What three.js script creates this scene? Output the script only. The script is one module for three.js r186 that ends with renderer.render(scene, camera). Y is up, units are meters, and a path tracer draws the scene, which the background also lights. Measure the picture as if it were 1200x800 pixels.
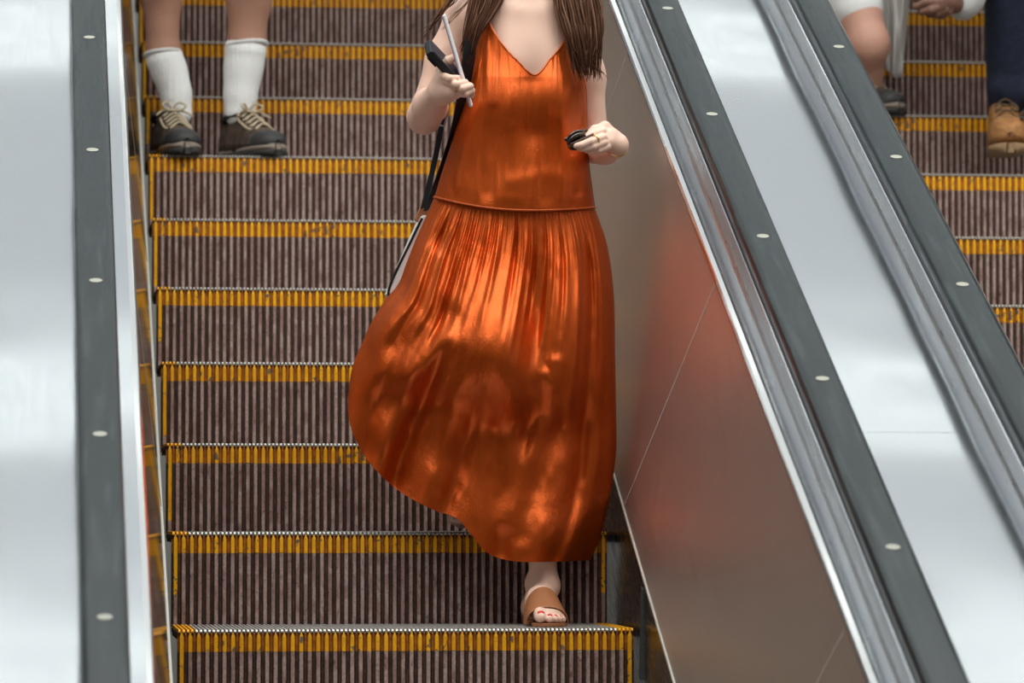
import * as THREE from 'three';
import { mergeGeometries, mergeVertices, toCreasedNormals } from 'three/addons/utils/BufferGeometryUtils.js';
import { RoundedBoxGeometry } from 'three/addons/geometries/RoundedBoxGeometry.js';
import { RectAreaLightUniformsLib } from 'three/addons/lights/RectAreaLightUniformsLib.js';

// ------------------------------------------------------------------ camera, light, exposure
const V3 = THREE.Vector3, scene = new THREE.Scene();
const W = 1200, H = 800, F = 4504, DEG = Math.PI / 180;
const YAW = 7.017 * DEG, PITCH = 2.549 * DEG, EYE = new V3(-0.300, 0.253, 8.364);
const camera = new THREE.PerspectiveCamera(2 * Math.atan(H / 2 / F) / DEG, W / H, 0.5, 60);
const FWD = new V3(Math.sin(YAW) * Math.cos(PITCH), Math.sin(PITCH), -Math.cos(YAW) * Math.cos(PITCH));
camera.position.copy(EYE); camera.lookAt(EYE.clone().add(FWD));
camera.focus = 8.62; camera.userData.fStop = 4.5;
scene.add(camera);
const renderer = new THREE.WebGLRenderer({ antialias: true });
renderer.toneMapping = THREE.LinearToneMapping;
renderer.toneMappingExposure = 1.05;
renderer.shadowMap.enabled = true;
scene.background = new THREE.Color(0x000000);
RectAreaLightUniformsLib.init();
const CEIL = 5.2;                       // ceiling height above the lowest step in view
const PANEL_L = 0.36, TUBE_L = 3.2, HALL_L = [21, 20, 9, 5];   // radiance of the added luminous ceiling fields, of the tubes over the escalators, of the four wide lamps over the concourse
const COOL = new THREE.Color().setRGB(0.93, 0.98, 1.0), TUBEC = new THREE.Color().setRGB(0.95, 1.0, 0.95);
function areaLight(name, color, L, w, d, x, y, z) {
  const l = new THREE.RectAreaLight(color, L, w, d);
  l.position.set(x, y, z); l.lookAt(x, y - 1, z); l.name = name; scene.add(l);
}

// ------------------------------------------------------------------ helpers
function rng(seed) { let a = seed >>> 0; return () => { a |= 0; a = a + 0x6D2B79F5 | 0; let t = Math.imul(a ^ a >>> 15, 1 | a); t = t + Math.imul(t ^ t >>> 7, 61 | t) ^ t; return ((t ^ t >>> 14) >>> 0) / 4294967296; }; }
const mix = (a, b, t) => a + (b - a) * t, clamp = (x, a = 0, b = 1) => Math.min(b, Math.max(a, x));
const smooth = (a, b, x) => { const t = clamp((x - a) / (b - a)); return t * t * (3 - 2 * t); };
const RIGHT = new V3(Math.cos(YAW), 0, Math.sin(YAW)), UPV = new V3().crossVectors(RIGHT, FWD);
// a point measured in the photograph (1200 x 800) at the known depth z
function P(px, py, z) {
  const d = FWD.clone().addScaledVector(RIGHT, (px - 600) / F).addScaledVector(UPV, (400 - py) / F);
  return EYE.clone().addScaledVector(d, (z - EYE.z) / d.z);
}
const taken = {};
function numbered(n) { const k = taken[n] = (taken[n] ?? -1) + 1; return k ? `${n}_${String(k).padStart(3, '0')}` : n; }
function shade(o) { o.traverse(c => { if (c.isMesh) { c.castShadow = true; c.receiveShadow = true; } }); return o; }
function thing(name, label, category, group) {
  const o = new THREE.Group(); o.name = numbered(name); scene.add(o);
  o.userData = { label, category }; if (group) o.userData.group = group;
  return o;
}
function part(name, geo, mat, parent, label) {
  const m = new THREE.Mesh(geo, mat); m.name = name; m.castShadow = m.receiveShadow = true; parent.add(m);
  if (label) m.userData.label = label;
  return m;
}
function single(name, geo, mat, label, category, group) {
  const m = new THREE.Mesh(geo, mat); m.name = numbered(name); m.castShadow = m.receiveShadow = true; scene.add(m);
  m.userData = { label, category }; if (group) m.userData.group = group;
  return m;
}
function struct(name, geo, mat, label) {
  const m = new THREE.Mesh(geo, mat); m.name = name; m.castShadow = m.receiveShadow = true; scene.add(m);
  m.userData = { kind: 'structure', label, category: name.split('_')[0] }; return m;
}
function box(x0, x1, y0, y1, z0, z1) { const g = new THREE.BoxGeometry(x1 - x0, y1 - y0, z1 - z0); g.translate((x0 + x1) / 2, (y0 + y1) / 2, (z0 + z1) / 2); return g; }
const merge = gs => mergeGeometries(gs.map(g => { const n = g.index ? g.toNonIndexed() : g; for (const k of Object.keys(n.attributes)) if (!['position', 'normal', 'uv'].includes(k)) n.deleteAttribute(k); return n; }), false);
function makeGeo(pos, uv, idx) {
  const g = new THREE.BufferGeometry();
  g.setAttribute('position', new THREE.Float32BufferAttribute(pos, 3));
  g.setAttribute('uv', new THREE.Float32BufferAttribute(uv, 2));
  g.setIndex(idx); g.computeVertexNormals(); return g;
}
// value noise, tileable
function noiseGrid(n, seed) { const r = rng(seed), a = new Float32Array(n * n); for (let i = 0; i < a.length; i++) a[i] = r(); return (x, y) => { x *= n; y *= n; const xi = Math.floor(x), yi = Math.floor(y), fx = x - xi, fy = y - yi, u = fx * fx * (3 - 2 * fx), v = fy * fy * (3 - 2 * fy), q = (i, j) => a[((j % n + n) % n) * n + (i % n + n) % n]; return mix(mix(q(xi, yi), q(xi + 1, yi), u), mix(q(xi, yi + 1), q(xi + 1, yi + 1), u), v); }; }
const n3a = noiseGrid(64, 77);
const vnoise = (x, y) => n3a(x / 64, y / 64) * 2 - 1;            // period 64, -1..1
function dataTex(w, h, fn, srgb = true, repeat) {
  const d = new Uint8Array(w * h * 4);
  for (let j = 0; j < h; j++) for (let i = 0; i < w; i++) { const c = fn(i / w, j / h), k = (j * w + i) * 4; for (let q = 0; q < 3; q++) d[k + q] = clamp(c[q]) * 255; d[k + 3] = 255; }
  const t = new THREE.DataTexture(d, w, h); t.wrapS = t.wrapT = THREE.RepeatWrapping; t.magFilter = THREE.LinearFilter; t.minFilter = THREE.LinearMipmapLinearFilter; t.generateMipmaps = true;
  if (srgb) t.colorSpace = THREE.SRGBColorSpace; if (repeat) t.repeat.set(...repeat); t.needsUpdate = true; return t;
}
const std = o => new THREE.MeshStandardMaterial(o), phy = o => new THREE.MeshPhysicalMaterial(o);
const rgb = (r, g, b) => new THREE.Color().setRGB(r, g, b);

// surface nets of a signed distance function
function surfNet(sdf, lo, hi, c) {
  const nx = Math.ceil((hi[0] - lo[0]) / c) + 1, ny = Math.ceil((hi[1] - lo[1]) / c) + 1, nz = Math.ceil((hi[2] - lo[2]) / c) + 1;
  const f = new Float32Array(nx * ny * nz), id = new Int32Array(nx * ny * nz).fill(-1), at = (i, j, k) => (k * ny + j) * nx + i;
  for (let k = 0; k < nz; k++) for (let j = 0; j < ny; j++) for (let i = 0; i < nx; i++) f[at(i, j, k)] = sdf(lo[0] + i * c, lo[1] + j * c, lo[2] + k * c);
  const pos = [], uv = [], idx = [], E = [[0, 1], [2, 3], [4, 5], [6, 7], [0, 2], [1, 3], [4, 6], [5, 7], [0, 4], [1, 5], [2, 6], [3, 7]];
  for (let k = 0; k < nz - 1; k++) for (let j = 0; j < ny - 1; j++) for (let i = 0; i < nx - 1; i++) {
    const v = []; let m = 0;
    for (let q = 0; q < 8; q++) { v[q] = f[at(i + (q & 1), j + (q >> 1 & 1), k + (q >> 2))]; if (v[q] < 0) m |= 1 << q; }
    if (m === 0 || m === 255) continue;
    let x = 0, y = 0, z = 0, n = 0;
    for (const [a, b] of E) if ((v[a] < 0) !== (v[b] < 0)) { const t = v[a] / (v[a] - v[b]); x += mix(a & 1, b & 1, t); y += mix(a >> 1 & 1, b >> 1 & 1, t); z += mix(a >> 2, b >> 2, t); n++; }
    id[at(i, j, k)] = pos.length / 3;
    const X = lo[0] + (i + x / n) * c, Y = lo[1] + (j + y / n) * c, Z = lo[2] + (k + z / n) * c;
    pos.push(X, Y, Z); uv.push(X + Z * 0.4, Y + Z * 0.3);
  }
  const quad = (a, b, c2, d, flip) => { if (a < 0 || b < 0 || c2 < 0 || d < 0) return; flip ? idx.push(a, c2, b, a, d, c2) : idx.push(a, b, c2, a, c2, d); };
  for (let k = 1; k < nz - 1; k++) for (let j = 1; j < ny - 1; j++) for (let i = 1; i < nx - 1; i++) {
    const s = f[at(i, j, k)] < 0;
    if (s !== f[at(i + 1, j, k)] < 0) quad(id[at(i, j - 1, k - 1)], id[at(i, j, k - 1)], id[at(i, j, k)], id[at(i, j - 1, k)], !s);
    if (s !== f[at(i, j + 1, k)] < 0) quad(id[at(i - 1, j, k - 1)], id[at(i, j, k - 1)], id[at(i, j, k)], id[at(i - 1, j, k)], s);
    if (s !== f[at(i, j, k + 1)] < 0) quad(id[at(i - 1, j - 1, k)], id[at(i, j - 1, k)], id[at(i, j, k)], id[at(i - 1, j, k)], !s);
  }
  return makeGeo(pos, uv, idx);
}
const smin = (a, b, k) => { const h = Math.max(k - Math.abs(a - b), 0) / k; return Math.min(a, b) - h * h * k * 0.25; };
// bones: {a,b,ra,rb,k} tapered capsules, {c,r:[x,y,z],k} ellipsoids
function boneSdf(bones) {
  return (x, y, z) => {
    let d = 1e3;
    for (const b of bones) {
      let e;
      if (b.c) { const X = (x - b.c.x) / b.r[0], Y = (y - b.c.y) / b.r[1], Z = (z - b.c.z) / b.r[2], k0 = Math.hypot(X, Y, Z), k1 = Math.hypot(X / b.r[0], Y / b.r[1], Z / b.r[2]); e = k1 < 1e-6 ? -Math.min(...b.r) : k0 * (k0 - 1) / k1; }
      else { const bx = b.b.x - b.a.x, by = b.b.y - b.a.y, bz = b.b.z - b.a.z, ax = x - b.a.x, ay = y - b.a.y, az = z - b.a.z, t = clamp((ax * bx + ay * by + az * bz) / (bx * bx + by * by + bz * bz + 1e-9)); e = Math.hypot(ax - bx * t, ay - by * t, az - bz * t) - mix(b.ra, b.rb, t); }
      d = b.sub ? Math.max(d, -e) : d > 100 ? e : smin(d, e, b.k ?? 0.02);
    }
    return d;
  };
}
const cap = (a, b, ra, rb, k) => ({ a, b, ra, rb, k }), ell = (c, r, k) => ({ c, r, k });
function chain(pts, rs, k) { const o = []; for (let i = 0; i + 1 < pts.length; i++) o.push(cap(pts[i], pts[i + 1], rs[i], rs[i + 1], k)); return o; }
function bonesBox(bones, pad) { const lo = [1e9, 1e9, 1e9], hi = [-1e9, -1e9, -1e9]; const add = (p, r) => { ['x', 'y', 'z'].forEach((q, i) => { const R = Array.isArray(r) ? r[i] : r; lo[i] = Math.min(lo[i], p[q] - R - pad); hi[i] = Math.max(hi[i], p[q] + R + pad); }); }; for (const b of bones) if (b.c) add(b.c, b.r); else { add(b.a, b.ra); add(b.b, b.rb); } return [lo, hi]; }
function flesh(bones, cell) { const [lo, hi] = bonesBox(bones, cell * 2.5); return surfNet(boneSdf(bones), lo, hi, cell); }
function tube(pts, r, seg = 24, rad = 8, closed = false) { return new THREE.TubeGeometry(new THREE.CatmullRomCurve3(pts, closed), seg, r, rad, closed); }
// ribbon with thickness along points; side = width direction per point
function ribbon(pts, sides, w, th, seg = 40) {
  const c = new THREE.CatmullRomCurve3(pts), s = new THREE.CatmullRomCurve3(sides), pos = [], uv = [], idx = [], L = c.getLength();
  for (let i = 0; i <= seg; i++) {
    const t = i / seg, p = c.getPoint(t), tg = c.getTangent(t), sd = s.getPoint(t).normalize(), n = new V3().crossVectors(tg, sd).normalize(), W2 = (typeof w === 'function' ? w(t) : w) / 2;
    for (const [a, b] of [[-1, -1], [1, -1], [1, 1], [-1, 1]]) { const q = p.clone().addScaledVector(sd, a * W2).addScaledVector(n, b * th / 2); pos.push(q.x, q.y, q.z); uv.push(a * W2, t * L); }
    if (i < seg) for (let k = 0; k < 4; k++) { const a = i * 4 + k, b = i * 4 + (k + 1) % 4; idx.push(a, b, a + 4, b, b + 4, a + 4); }
  }
  const e = seg * 4; idx.push(0, 2, 1, 0, 3, 2, e, e + 1, e + 2, e, e + 2, e + 3);
  return toCreasedNormals(makeGeo(pos, uv, idx), 0.6);
}
// ------------------------------------------------------------------ escalator frame
const TH = 27.6 * DEG, T = Math.tan(TH), RUN = 0.4, RISE = RUN * T;
// profile in (x, v): v is the height above the line of step noses; swept along the slope from z0 to z1
function sweep(prof, z0, z1, crease = 0.5, shear = 0, vref = 0) {
  const pos = [], uv = [], idx = [], n = prof.length; let L = 0;
  const put = (p, z, u) => { const zz = z + shear * (p[1] - vref); pos.push(p[0], p[1] - T * zz, zz); uv.push(u, zz / Math.cos(TH)); };
  for (let i = 0; i < n; i++) { const a = prof[i], b = prof[(i + 1) % n], l = Math.hypot(a[0] - b[0], a[1] - b[1]), k = pos.length / 3; put(a, z0, L); put(b, z0, L + l); put(b, z1, L + l); put(a, z1, L); idx.push(k, k + 1, k + 2, k, k + 2, k + 3); L += l; }
  const tri = THREE.ShapeUtils.triangulateShape(prof.map(p => new THREE.Vector2(...p)), []);
  for (const [z, f] of [[z0, 1], [z1, 0]]) { const k = pos.length / 3; prof.forEach(p => put(p, z, p[0])); tri.forEach(t => f ? idx.push(k + t[0], k + t[2], k + t[1]) : idx.push(k + t[0], k + t[1], k + t[2])); }
  const area = THREE.ShapeUtils.area(prof.map(p => new THREE.Vector2(...p)));
  if (area > 0) for (let i = 0; i < idx.length; i += 3) { const t = idx[i + 1]; idx[i + 1] = idx[i + 2]; idx[i + 2] = t; }
  return toCreasedNormals(makeGeo(pos, uv, idx), crease);
}
const ZA = 3.2, ZB = -5.2;              // lower and upper end of what is built of the escalators

// ---- materials
const brushed = (seed, amp, base = 0.5) => { const a = noiseGrid(256, seed), b = noiseGrid(32, seed + 1); return dataTex(512, 512, (x, y) => { const v = base + amp * (a(x, y * 0.06) - 0.5) + amp * 0.6 * (b(x, y) - 0.5); return [v, v, v]; }, false); };
const wavy = (() => { const a = noiseGrid(4, 31), b = noiseGrid(9, 32); return dataTex(256, 256, (x, y) => { const v = 0.7 * a(x, y) + 0.3 * b(x, y); return [v, v, v]; }, false, [0.7, 0.5]); })();
const M = {};
M.deck = phy({ color: rgb(0.66, 0.69, 0.735), metalness: 1, roughness: 0.16, roughnessMap: brushed(11, 0.10, 0.9), bumpMap: wavy, bumpScale: 0.006 });
M.panelSteel = phy({ color: rgb(0.74, 0.70, 0.67), metalness: 1, roughness: 0.45, roughnessMap: brushed(12, 0.08, 0.9) });
M.panelPolished = std({ color: rgb(0.56, 0.53, 0.51), metalness: 1, roughness: 0.07, roughnessMap: brushed(15, 0.3, 0.85) });
M.pedestal = std({ color: rgb(0.42, 0.42, 0.43), metalness: 1, roughness: 0.38, roughnessMap: brushed(14, 0.3, 0.85) });
M.skirt = phy({ color: rgb(0.22, 0.205, 0.20), metalness: 1, roughness: 0.32, roughnessMap: brushed(13, 0.5, 0.8) });
M.trim = std({ color: rgb(0.62, 0.60, 0.55), metalness: 0.6, roughness: 0.5 });
M.jointStrip = std({ color: rgb(0.62, 0.58, 0.54), metalness: 0.4, roughness: 0.5 });
M.joint = std({ color: rgb(0.02, 0.02, 0.02), roughness: 0.8 });
M.edge = std({ color: rgb(0.86, 0.87, 0.88), metalness: 1, roughness: 0.14 });
M.guide = std({ color: rgb(0.03, 0.03, 0.035), roughness: 0.45 });
const smear = (() => { const a = noiseGrid(16, 41), b = noiseGrid(64, 42), c = noiseGrid(128, 43); return dataTex(256, 1024, (x, y) => { const s = smooth(0.5, 0.8, a(x, y) * 0.7 + b(x, y) * 0.3), g = c(x, y) * 0.03; return [0.07 + 0.09 * s + g, 0.105 + 0.09 * s + g, 0.125 + 0.08 * s + g]; }, true, [5, 0.5]); })();
const smearR = (() => { const a = noiseGrid(16, 41), b = noiseGrid(64, 42); return dataTex(256, 1024, (x, y) => { const s = smooth(0.45, 0.8, a(x, y) * 0.7 + b(x, y) * 0.3), v = 0.42 + 0.3 * s; return [v, v, v]; }, false, [5, 0.5]); })();
M.rubber = phy({ specularIntensity: 0.6, map: smear, roughnessMap: smearR, roughness: 0.75, clearcoat: 0.12, clearcoatRoughness: 0.2 });
M.mark = std({ color: rgb(0.36, 0.35, 0.30), roughness: 0.6 });
// cast aluminium of the steps: brown-grey with greasy blotches
const stepTex = seed => { const a = noiseGrid(24, seed), b = noiseGrid(128, seed + 1), c = noiseGrid(256, seed + 2); return dataTex(512, 512, (x, y) => { const s = smooth(0.35, 0.75, a(x, y * 0.6)), g = (b(x, y) - 0.5) * 0.10 + (c(x, y) - 0.5) * 0.10, d = b(x + 0.3, y * 0.5) > 0.83 ? -0.12 : 0; return [0.70 - 0.10 * s + g + d, 0.59 - 0.11 * s + g + d, 0.56 - 0.11 * s + g + d]; }); };
const grooveTex = dataTex(256, 256, (() => { const a = noiseGrid(40, 61), b = noiseGrid(128, 62); return (x, y) => { const g = (a(x, y) - 0.5) * 0.10 + (b(x, y) - 0.5) * 0.07; return [0.26 + g, 0.165 + g * 0.9, 0.14 + g * 0.8]; }; })());
const paintTex = seed => { const a = noiseGrid(48, seed), b = noiseGrid(160, seed + 1), c = noiseGrid(20, seed + 2); return dataTex(512, 512, (x, y) => { const w = a(x, y) * 0.5 + b(x, y) * 0.25 + c(x, y) * 0.4, chip = smooth(0.80, 0.86, w), g = (b(x, y * 2) - 0.5) * 0.10, d = smooth(0.4, 0.8, c(y, x)) * 0.05; return [mix(0.97 + g * 0.6 - d, 0.45, chip), mix(0.69 + g - d * 1.2, 0.38, chip), mix(0.02, 0.34, chip)]; }); };
M.alu = [201, 202, 203].map(s => std({ map: stepTex(s * 10), metalness: 0.25, roughness: 0.55 }));
M.paint = [301, 302, 303].map(s => std({ map: paintTex(s * 10), roughness: 0.5 }));
M.dirtyShadePaint = std({ map: dataTex(256, 256, (() => { const a = noiseGrid(60, 351), b = noiseGrid(150, 352); return (x, y) => { const g = (a(x, y) - 0.5) * 0.2 + (b(x, y) - 0.5) * 0.1; return [0.62 + g, 0.37 + g * 0.8, 0.06 + g * 0.2]; }; })()), roughness: 0.7 });  // darker orange: dirt, plus the shade of the grooves put into the colour
M.groove = std({ map: grooveTex, roughness: 0.8 });
M.cleat = std({ color: rgb(0.60, 0.57, 0.54), metalness: 0.6, roughness: 0.4 });
M.carcass = std({ color: rgb(0.10, 0.10, 0.10), roughness: 0.7 });

// ---- hall: walls, floor and ceiling with thickness
const plaster = dataTex(256, 256, (() => { const a = noiseGrid(12, 71), b = noiseGrid(90, 72); return (x, y) => { const g = (a(x, y) - 0.5) * 0.05 + (b(x, y) - 0.5) * 0.05; return [0.80 + g, 0.79 + g, 0.77 + g]; }; })());
const wallMat = std({ color: rgb(0.50, 0.48, 0.46), roughness: 0.8 }), ceilMat = std({ map: plaster, roughness: 0.9 }), floorMat = std({ color: rgb(0.25, 0.24, 0.23), roughness: 0.5 });
const XL = -5.0, XR = 7.5, ZF = 11.5, ZK = -9.0, YF = -4.6;
struct('ceiling', box(XL, XR, CEIL, CEIL + 0.25, ZK, ZF), ceilMat, 'pale ceiling of the escalator hall');
struct('floor', box(XL, XR, YF - 0.25, YF, ZK, ZF), floorMat, 'floor of the lower concourse below the escalators');
struct('wall_left', box(XL - 0.25, XL, YF - 0.25, CEIL + 0.25, ZK, ZF), wallMat, 'left wall of the escalator hall');
struct('wall_right', box(XR, XR + 0.25, YF - 0.25, CEIL + 0.25, ZK, ZF), wallMat, 'right wall of the escalator hall');
struct('wall_back', box(XL - 0.25, XR + 0.25, YF - 0.25, CEIL + 0.25, ZK - 0.25, ZK), wallMat, 'wall at the top end of the escalator hall');
struct('wall_front', box(XL - 0.25, XR + 0.25, YF - 0.25, CEIL + 0.25, ZF, ZF + 0.25), wallMat, 'wall behind the photographer');

// ---- glowing fields added to keep the ceiling evenly bright, and tube lamps, mirrored in the steel decks
{
  const dif = std({ color: rgb(0.8, 0.8, 0.8), emissive: COOL, emissiveIntensity: 0.15, roughness: 0.6 }), fr = std({ color: rgb(0.7, 0.7, 0.7), roughness: 0.4, metalness: 0.5 });
  const tubeM = std({ color: rgb(0.9, 0.9, 0.9), emissive: TUBEC, emissiveIntensity: 1.2, roughness: 0.5 });
  const tubes = [-6.9, -5.5, -4.15, -2.5, -1.43, 0.3, 1.9, 3.5, 5.1], ord = ['ninth', 'eighth', 'seventh', 'sixth', 'fifth', 'fourth', 'third', 'second', 'first'];
  tubes.forEach((z, i) => {
    const hall = z > 0, w = hall ? 0.15 : 0.055, y = CEIL - 0.001;
    const o = thing('tube_lamp', `long ${hall ? 'wide' : 'slim'} lamp across the ceiling, ${ord[i]} row from the photographer`, 'lamp', 'lamps in rows across the ceiling');
    part('housing', box(-3.6, 5.6, y - 0.07, y, z - w - 0.02, z + w + 0.02), fr, o);
    part('tube', box(-3.55, 5.55, y - 0.085, y - 0.07, z - w, z + w), tubeM, o);
    areaLight('tube_light', TUBEC, hall ? HALL_L[i - 5] : TUBE_L, 9.1, 2 * w, 1.0, y - 0.09, z);
    if (i + 1 < tubes.length) {
      const z0 = z + 0.2, z1 = tubes[i + 1] - 0.2;
      const p = thing('added_ceiling_light', `broad luminous ceiling field added above the ${ord[i + 1]} lamp row from the photographer`, 'added ceiling light', 'added luminous ceiling fields');
      part('frame', merge([box(-3.6, 5.6, y - 0.05, y, z0, z0 + 0.03), box(-3.6, 5.6, y - 0.05, y, z1 - 0.03, z1), box(-3.6, -3.57, y - 0.05, y, z0, z1), box(5.57, 5.6, y - 0.05, y, z0, z1)]), fr, p);
      part('diffuser', box(-3.57, 5.57, y - 0.04, y - 0.01, z0 + 0.03, z1 - 0.03), dif, p);
      areaLight('added_field_light', COOL, PANEL_L, 9.1, z1 - z0 - 0.08, 1.0, y - 0.052, (z0 + z1) / 2);
    }
  });
}

// ---- balustrades
const SK = 0.006, PT = 0.113, VD = 0.97, VT = 0.1;     // skirt gap, panel top offset, deck height, skirt line height
const HX = 0.19, PED = 0.033;                         // handrail centre outside the step edge, half width of the pedestal
const sgnProf = (prof, x0, s) => prof.map(([a, v]) => [x0 + s * a, v]);
const SHEAR = 0.867;                                  // the panel joints lean with the slope
const jointZ = [-5.16, -3.44, -2.14, -0.77, 0.436, 1.74, 3.0];
function flank(o, x0, s, steel) {                        // the side that faces the steps; a counts outwards from the step edge
  part('skirt', sweep(sgnProf([[SK, -0.42], [0.0225, VT - 0.006], [0.045, VT - 0.006], [0.045, -0.42]], x0, s), ZB, ZA), M.skirt, o);
  part('skirt_trim', sweep(sgnProf([[0.0235, VT - 0.007], [0.0222, VT - 0.005], [0.0222, VT - 0.001], [0.0235, VT + 0.001], [0.03, VT + 0.001], [0.03, VT - 0.007]], x0, s), ZB, ZA), M.trim, o, 'thin pale metal strip along the skirt');
  const panel = [[0.026, VT + 0.003], [PT - 0.006, VD - 0.016], [PT + 0.02, VD - 0.016], [0.05, VT + 0.003]];
  for (let i = 0; i + 1 < jointZ.length; i++) part('panel', sweep(sgnProf(panel, x0, s), jointZ[i] + 0.0018, jointZ[i + 1] - 0.0018, 0.5, SHEAR, VD), steel, o);
  for (const z of jointZ) part('joint_strip', sweep(sgnProf([[0.0252, VT + 0.004], [PT - 0.0068, VD - 0.017], [PT - 0.002, VD - 0.017], [0.03, VT + 0.004]], x0, s), z - 0.0016, z + 0.0016, 0.5, SHEAR, VD), M.jointStrip, o, 'thin pale joint between panels');
  part('panel_backing', sweep(sgnProf([[0.0270, VT], [PT - 0.005, VD - 0.02], [PT + 0.01, VD - 0.02], [0.05, VT]], x0, s), ZB, ZA), M.trim, o);
  const e = []; for (let k = 0; k <= 8; k++) { const a = Math.PI * (0.5 + k / 8); e.push([PT + 0.002 + 0.011 * Math.cos(a), VD - 0.009 + 0.011 * Math.sin(a)]); } e.push([PT + 0.006, VD - 0.02], [PT + 0.006, VD + 0.002]);
  part('deck_edge', sweep(sgnProf(e, x0, s), ZB, ZA, 0.9), M.edge, o, 'polished rounded edge of the deck');
}
// concave foot that carries a handrail, centred on x
function pedestal(o, x) {
  const half = [[PED + 0.006, 0], [PED + 0.002, 0.004], [PED, 0.012], [PED - 0.002, 0.066]];
  const prof = [...half.map(([a, v]) => [x - a, VD + v]), ...half.slice().reverse().map(([a, v]) => [x + a, VD + v])];
  prof.push([x + PED + 0.006, VD - 0.004], [x - PED - 0.006, VD - 0.004]);
  part('pedestal', sweep(prof, ZB, ZA, 0.6), M.pedestal, o);
  for (const q of [-1, 1]) part('guide_lip', sweep([[x + q * (PED - 0.004), VD + 0.066], [x + q * (PED + 0.003), VD + 0.066], [x + q * (PED + 0.003), VD + 0.073], [x + q * (PED - 0.004), VD + 0.073]], ZB, ZA), M.edge, o, 'bright metal lip under the handrail');
  part('handrail_guide', sweep([[x - 0.029, VD + 0.066], [x - 0.029, VD + 0.092], [x + 0.029, VD + 0.092], [x + 0.029, VD + 0.066]], ZB, ZA), M.guide, o, 'black guide under the handrail');
}
function handrail(x, label, z0, dz, n) {
  const o = thing('handrail', label, 'handrail', 'rubber escalator handrails');
  const w = 0.040, prof = [], top = 1.10;
  for (let k = 0; k <= 14; k++) { const a = Math.PI * k / 14; prof.push([x - Math.sign(Math.cos(a)) * w * Math.pow(Math.abs(Math.cos(a)), 0.55), top - 0.022 + 0.022 * Math.pow(Math.sin(a), 0.6)]); }
  prof.push([x + w * 0.97, top - 0.034], [x + w * 0.8, top - 0.042], [x - w * 0.8, top - 0.042], [x - w * 0.97, top - 0.034]);
  part('belt', sweep(prof, ZB, ZA, 0.7), M.rubber, o);
  for (let k = 0; k < n; k++) {
    const z = z0 + k * dz, g = new THREE.CylinderGeometry(0.013, 0.013, 0.0016, 20); g.scale(1, 1, 0.75); g.rotateX(TH); g.translate(x, top - T * z + 0.0002, z);
    part('marking', g, M.mark, o, 'small pale oval mark');
  }
}
const X2 = 1.775, PHASE = 0.832 * RUN;                 // the second escalator: its step edge and the phase of its steps
{
  const L = thing('escalator_balustrade', 'brushed steel balustrade along the left edge of the picture', 'balustrade', 'escalator balustrades');
  flank(L, 0, -1, M.panelPolished);
  part('deck', sweep([[-PT, VD], [-0.62, VD], [-0.62, VD - 0.03], [-PT, VD - 0.03]], ZB, ZA), M.deck, L, 'pale mirror-like steel deck');
  pedestal(L, -HX);
  part('carcass', sweep([[-0.12, VD - 0.035], [-0.60, VD - 0.035], [-0.60, -0.4], [-0.06, -0.4], [-0.06, VT]], ZB, ZA), M.carcass, L);
  const R = thing('escalator_balustrade', 'brushed steel balustrade between the two escalators', 'balustrade', 'escalator balustrades');
  flank(R, 1, 1, M.panelSteel); flank(R, X2, -1, M.panelPolished);
  const zj = 1.075;
  for (const [a, b] of [[ZB, zj - 0.0006], [zj + 0.0006, ZA]]) part('deck', sweep([[1 + PT, VD], [X2 - PT, VD], [X2 - PT, VD - 0.03], [1 + PT, VD - 0.03]], a, b), M.deck, R, 'pale mirror-like steel deck plate');
  pedestal(R, 1 + HX); pedestal(R, 1.562);
  part('carcass', sweep([[1.12, VD - 0.035], [X2 - 0.12, VD - 0.035], [X2 - 0.06, VT], [X2 - 0.06, -0.4], [1.06, -0.4], [1.06, VT]], ZB, ZA), M.carcass, R);
  part('skirt_joint', sweep([[1.0048, -0.09], [1.018, VT - 0.02], [1.03, VT - 0.02], [1.03, -0.09]], 0.005, 0.016, 0.5, -0.3, 0), M.joint, R, 'dark gap between two skirt plates');
  const S = thing('escalator_balustrade', 'far steel balustrade beyond the right escalator', 'balustrade', 'escalator balustrades');
  flank(S, X2 + 1, 1, M.panelSteel);
  part('deck', sweep([[X2 + 1 + PT, VD], [X2 + 1.45, VD], [X2 + 1.45, VD - 0.03], [X2 + 1 + PT, VD - 0.03]], ZB, ZA), M.deck, S);
  part('carcass', sweep([[X2 + 1.12, VD - 0.035], [X2 + 1.43, VD - 0.035], [X2 + 1.43, -0.4], [X2 + 1.06, -0.4], [X2 + 1.06, VT]], ZB, ZA), M.carcass, S);
  handrail(-HX, 'dark rubber handrail left of the man with white socks, at the left edge', -4.079, 0.603, 12);
  handrail(1 + HX, 'dark rubber handrail beside the woman in the orange dress', -4.324, 0.606, 12);
  handrail(1.562, 'dark rubber handrail along the right escalator, furthest right', -4.09, 0.603, 12);
}

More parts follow.
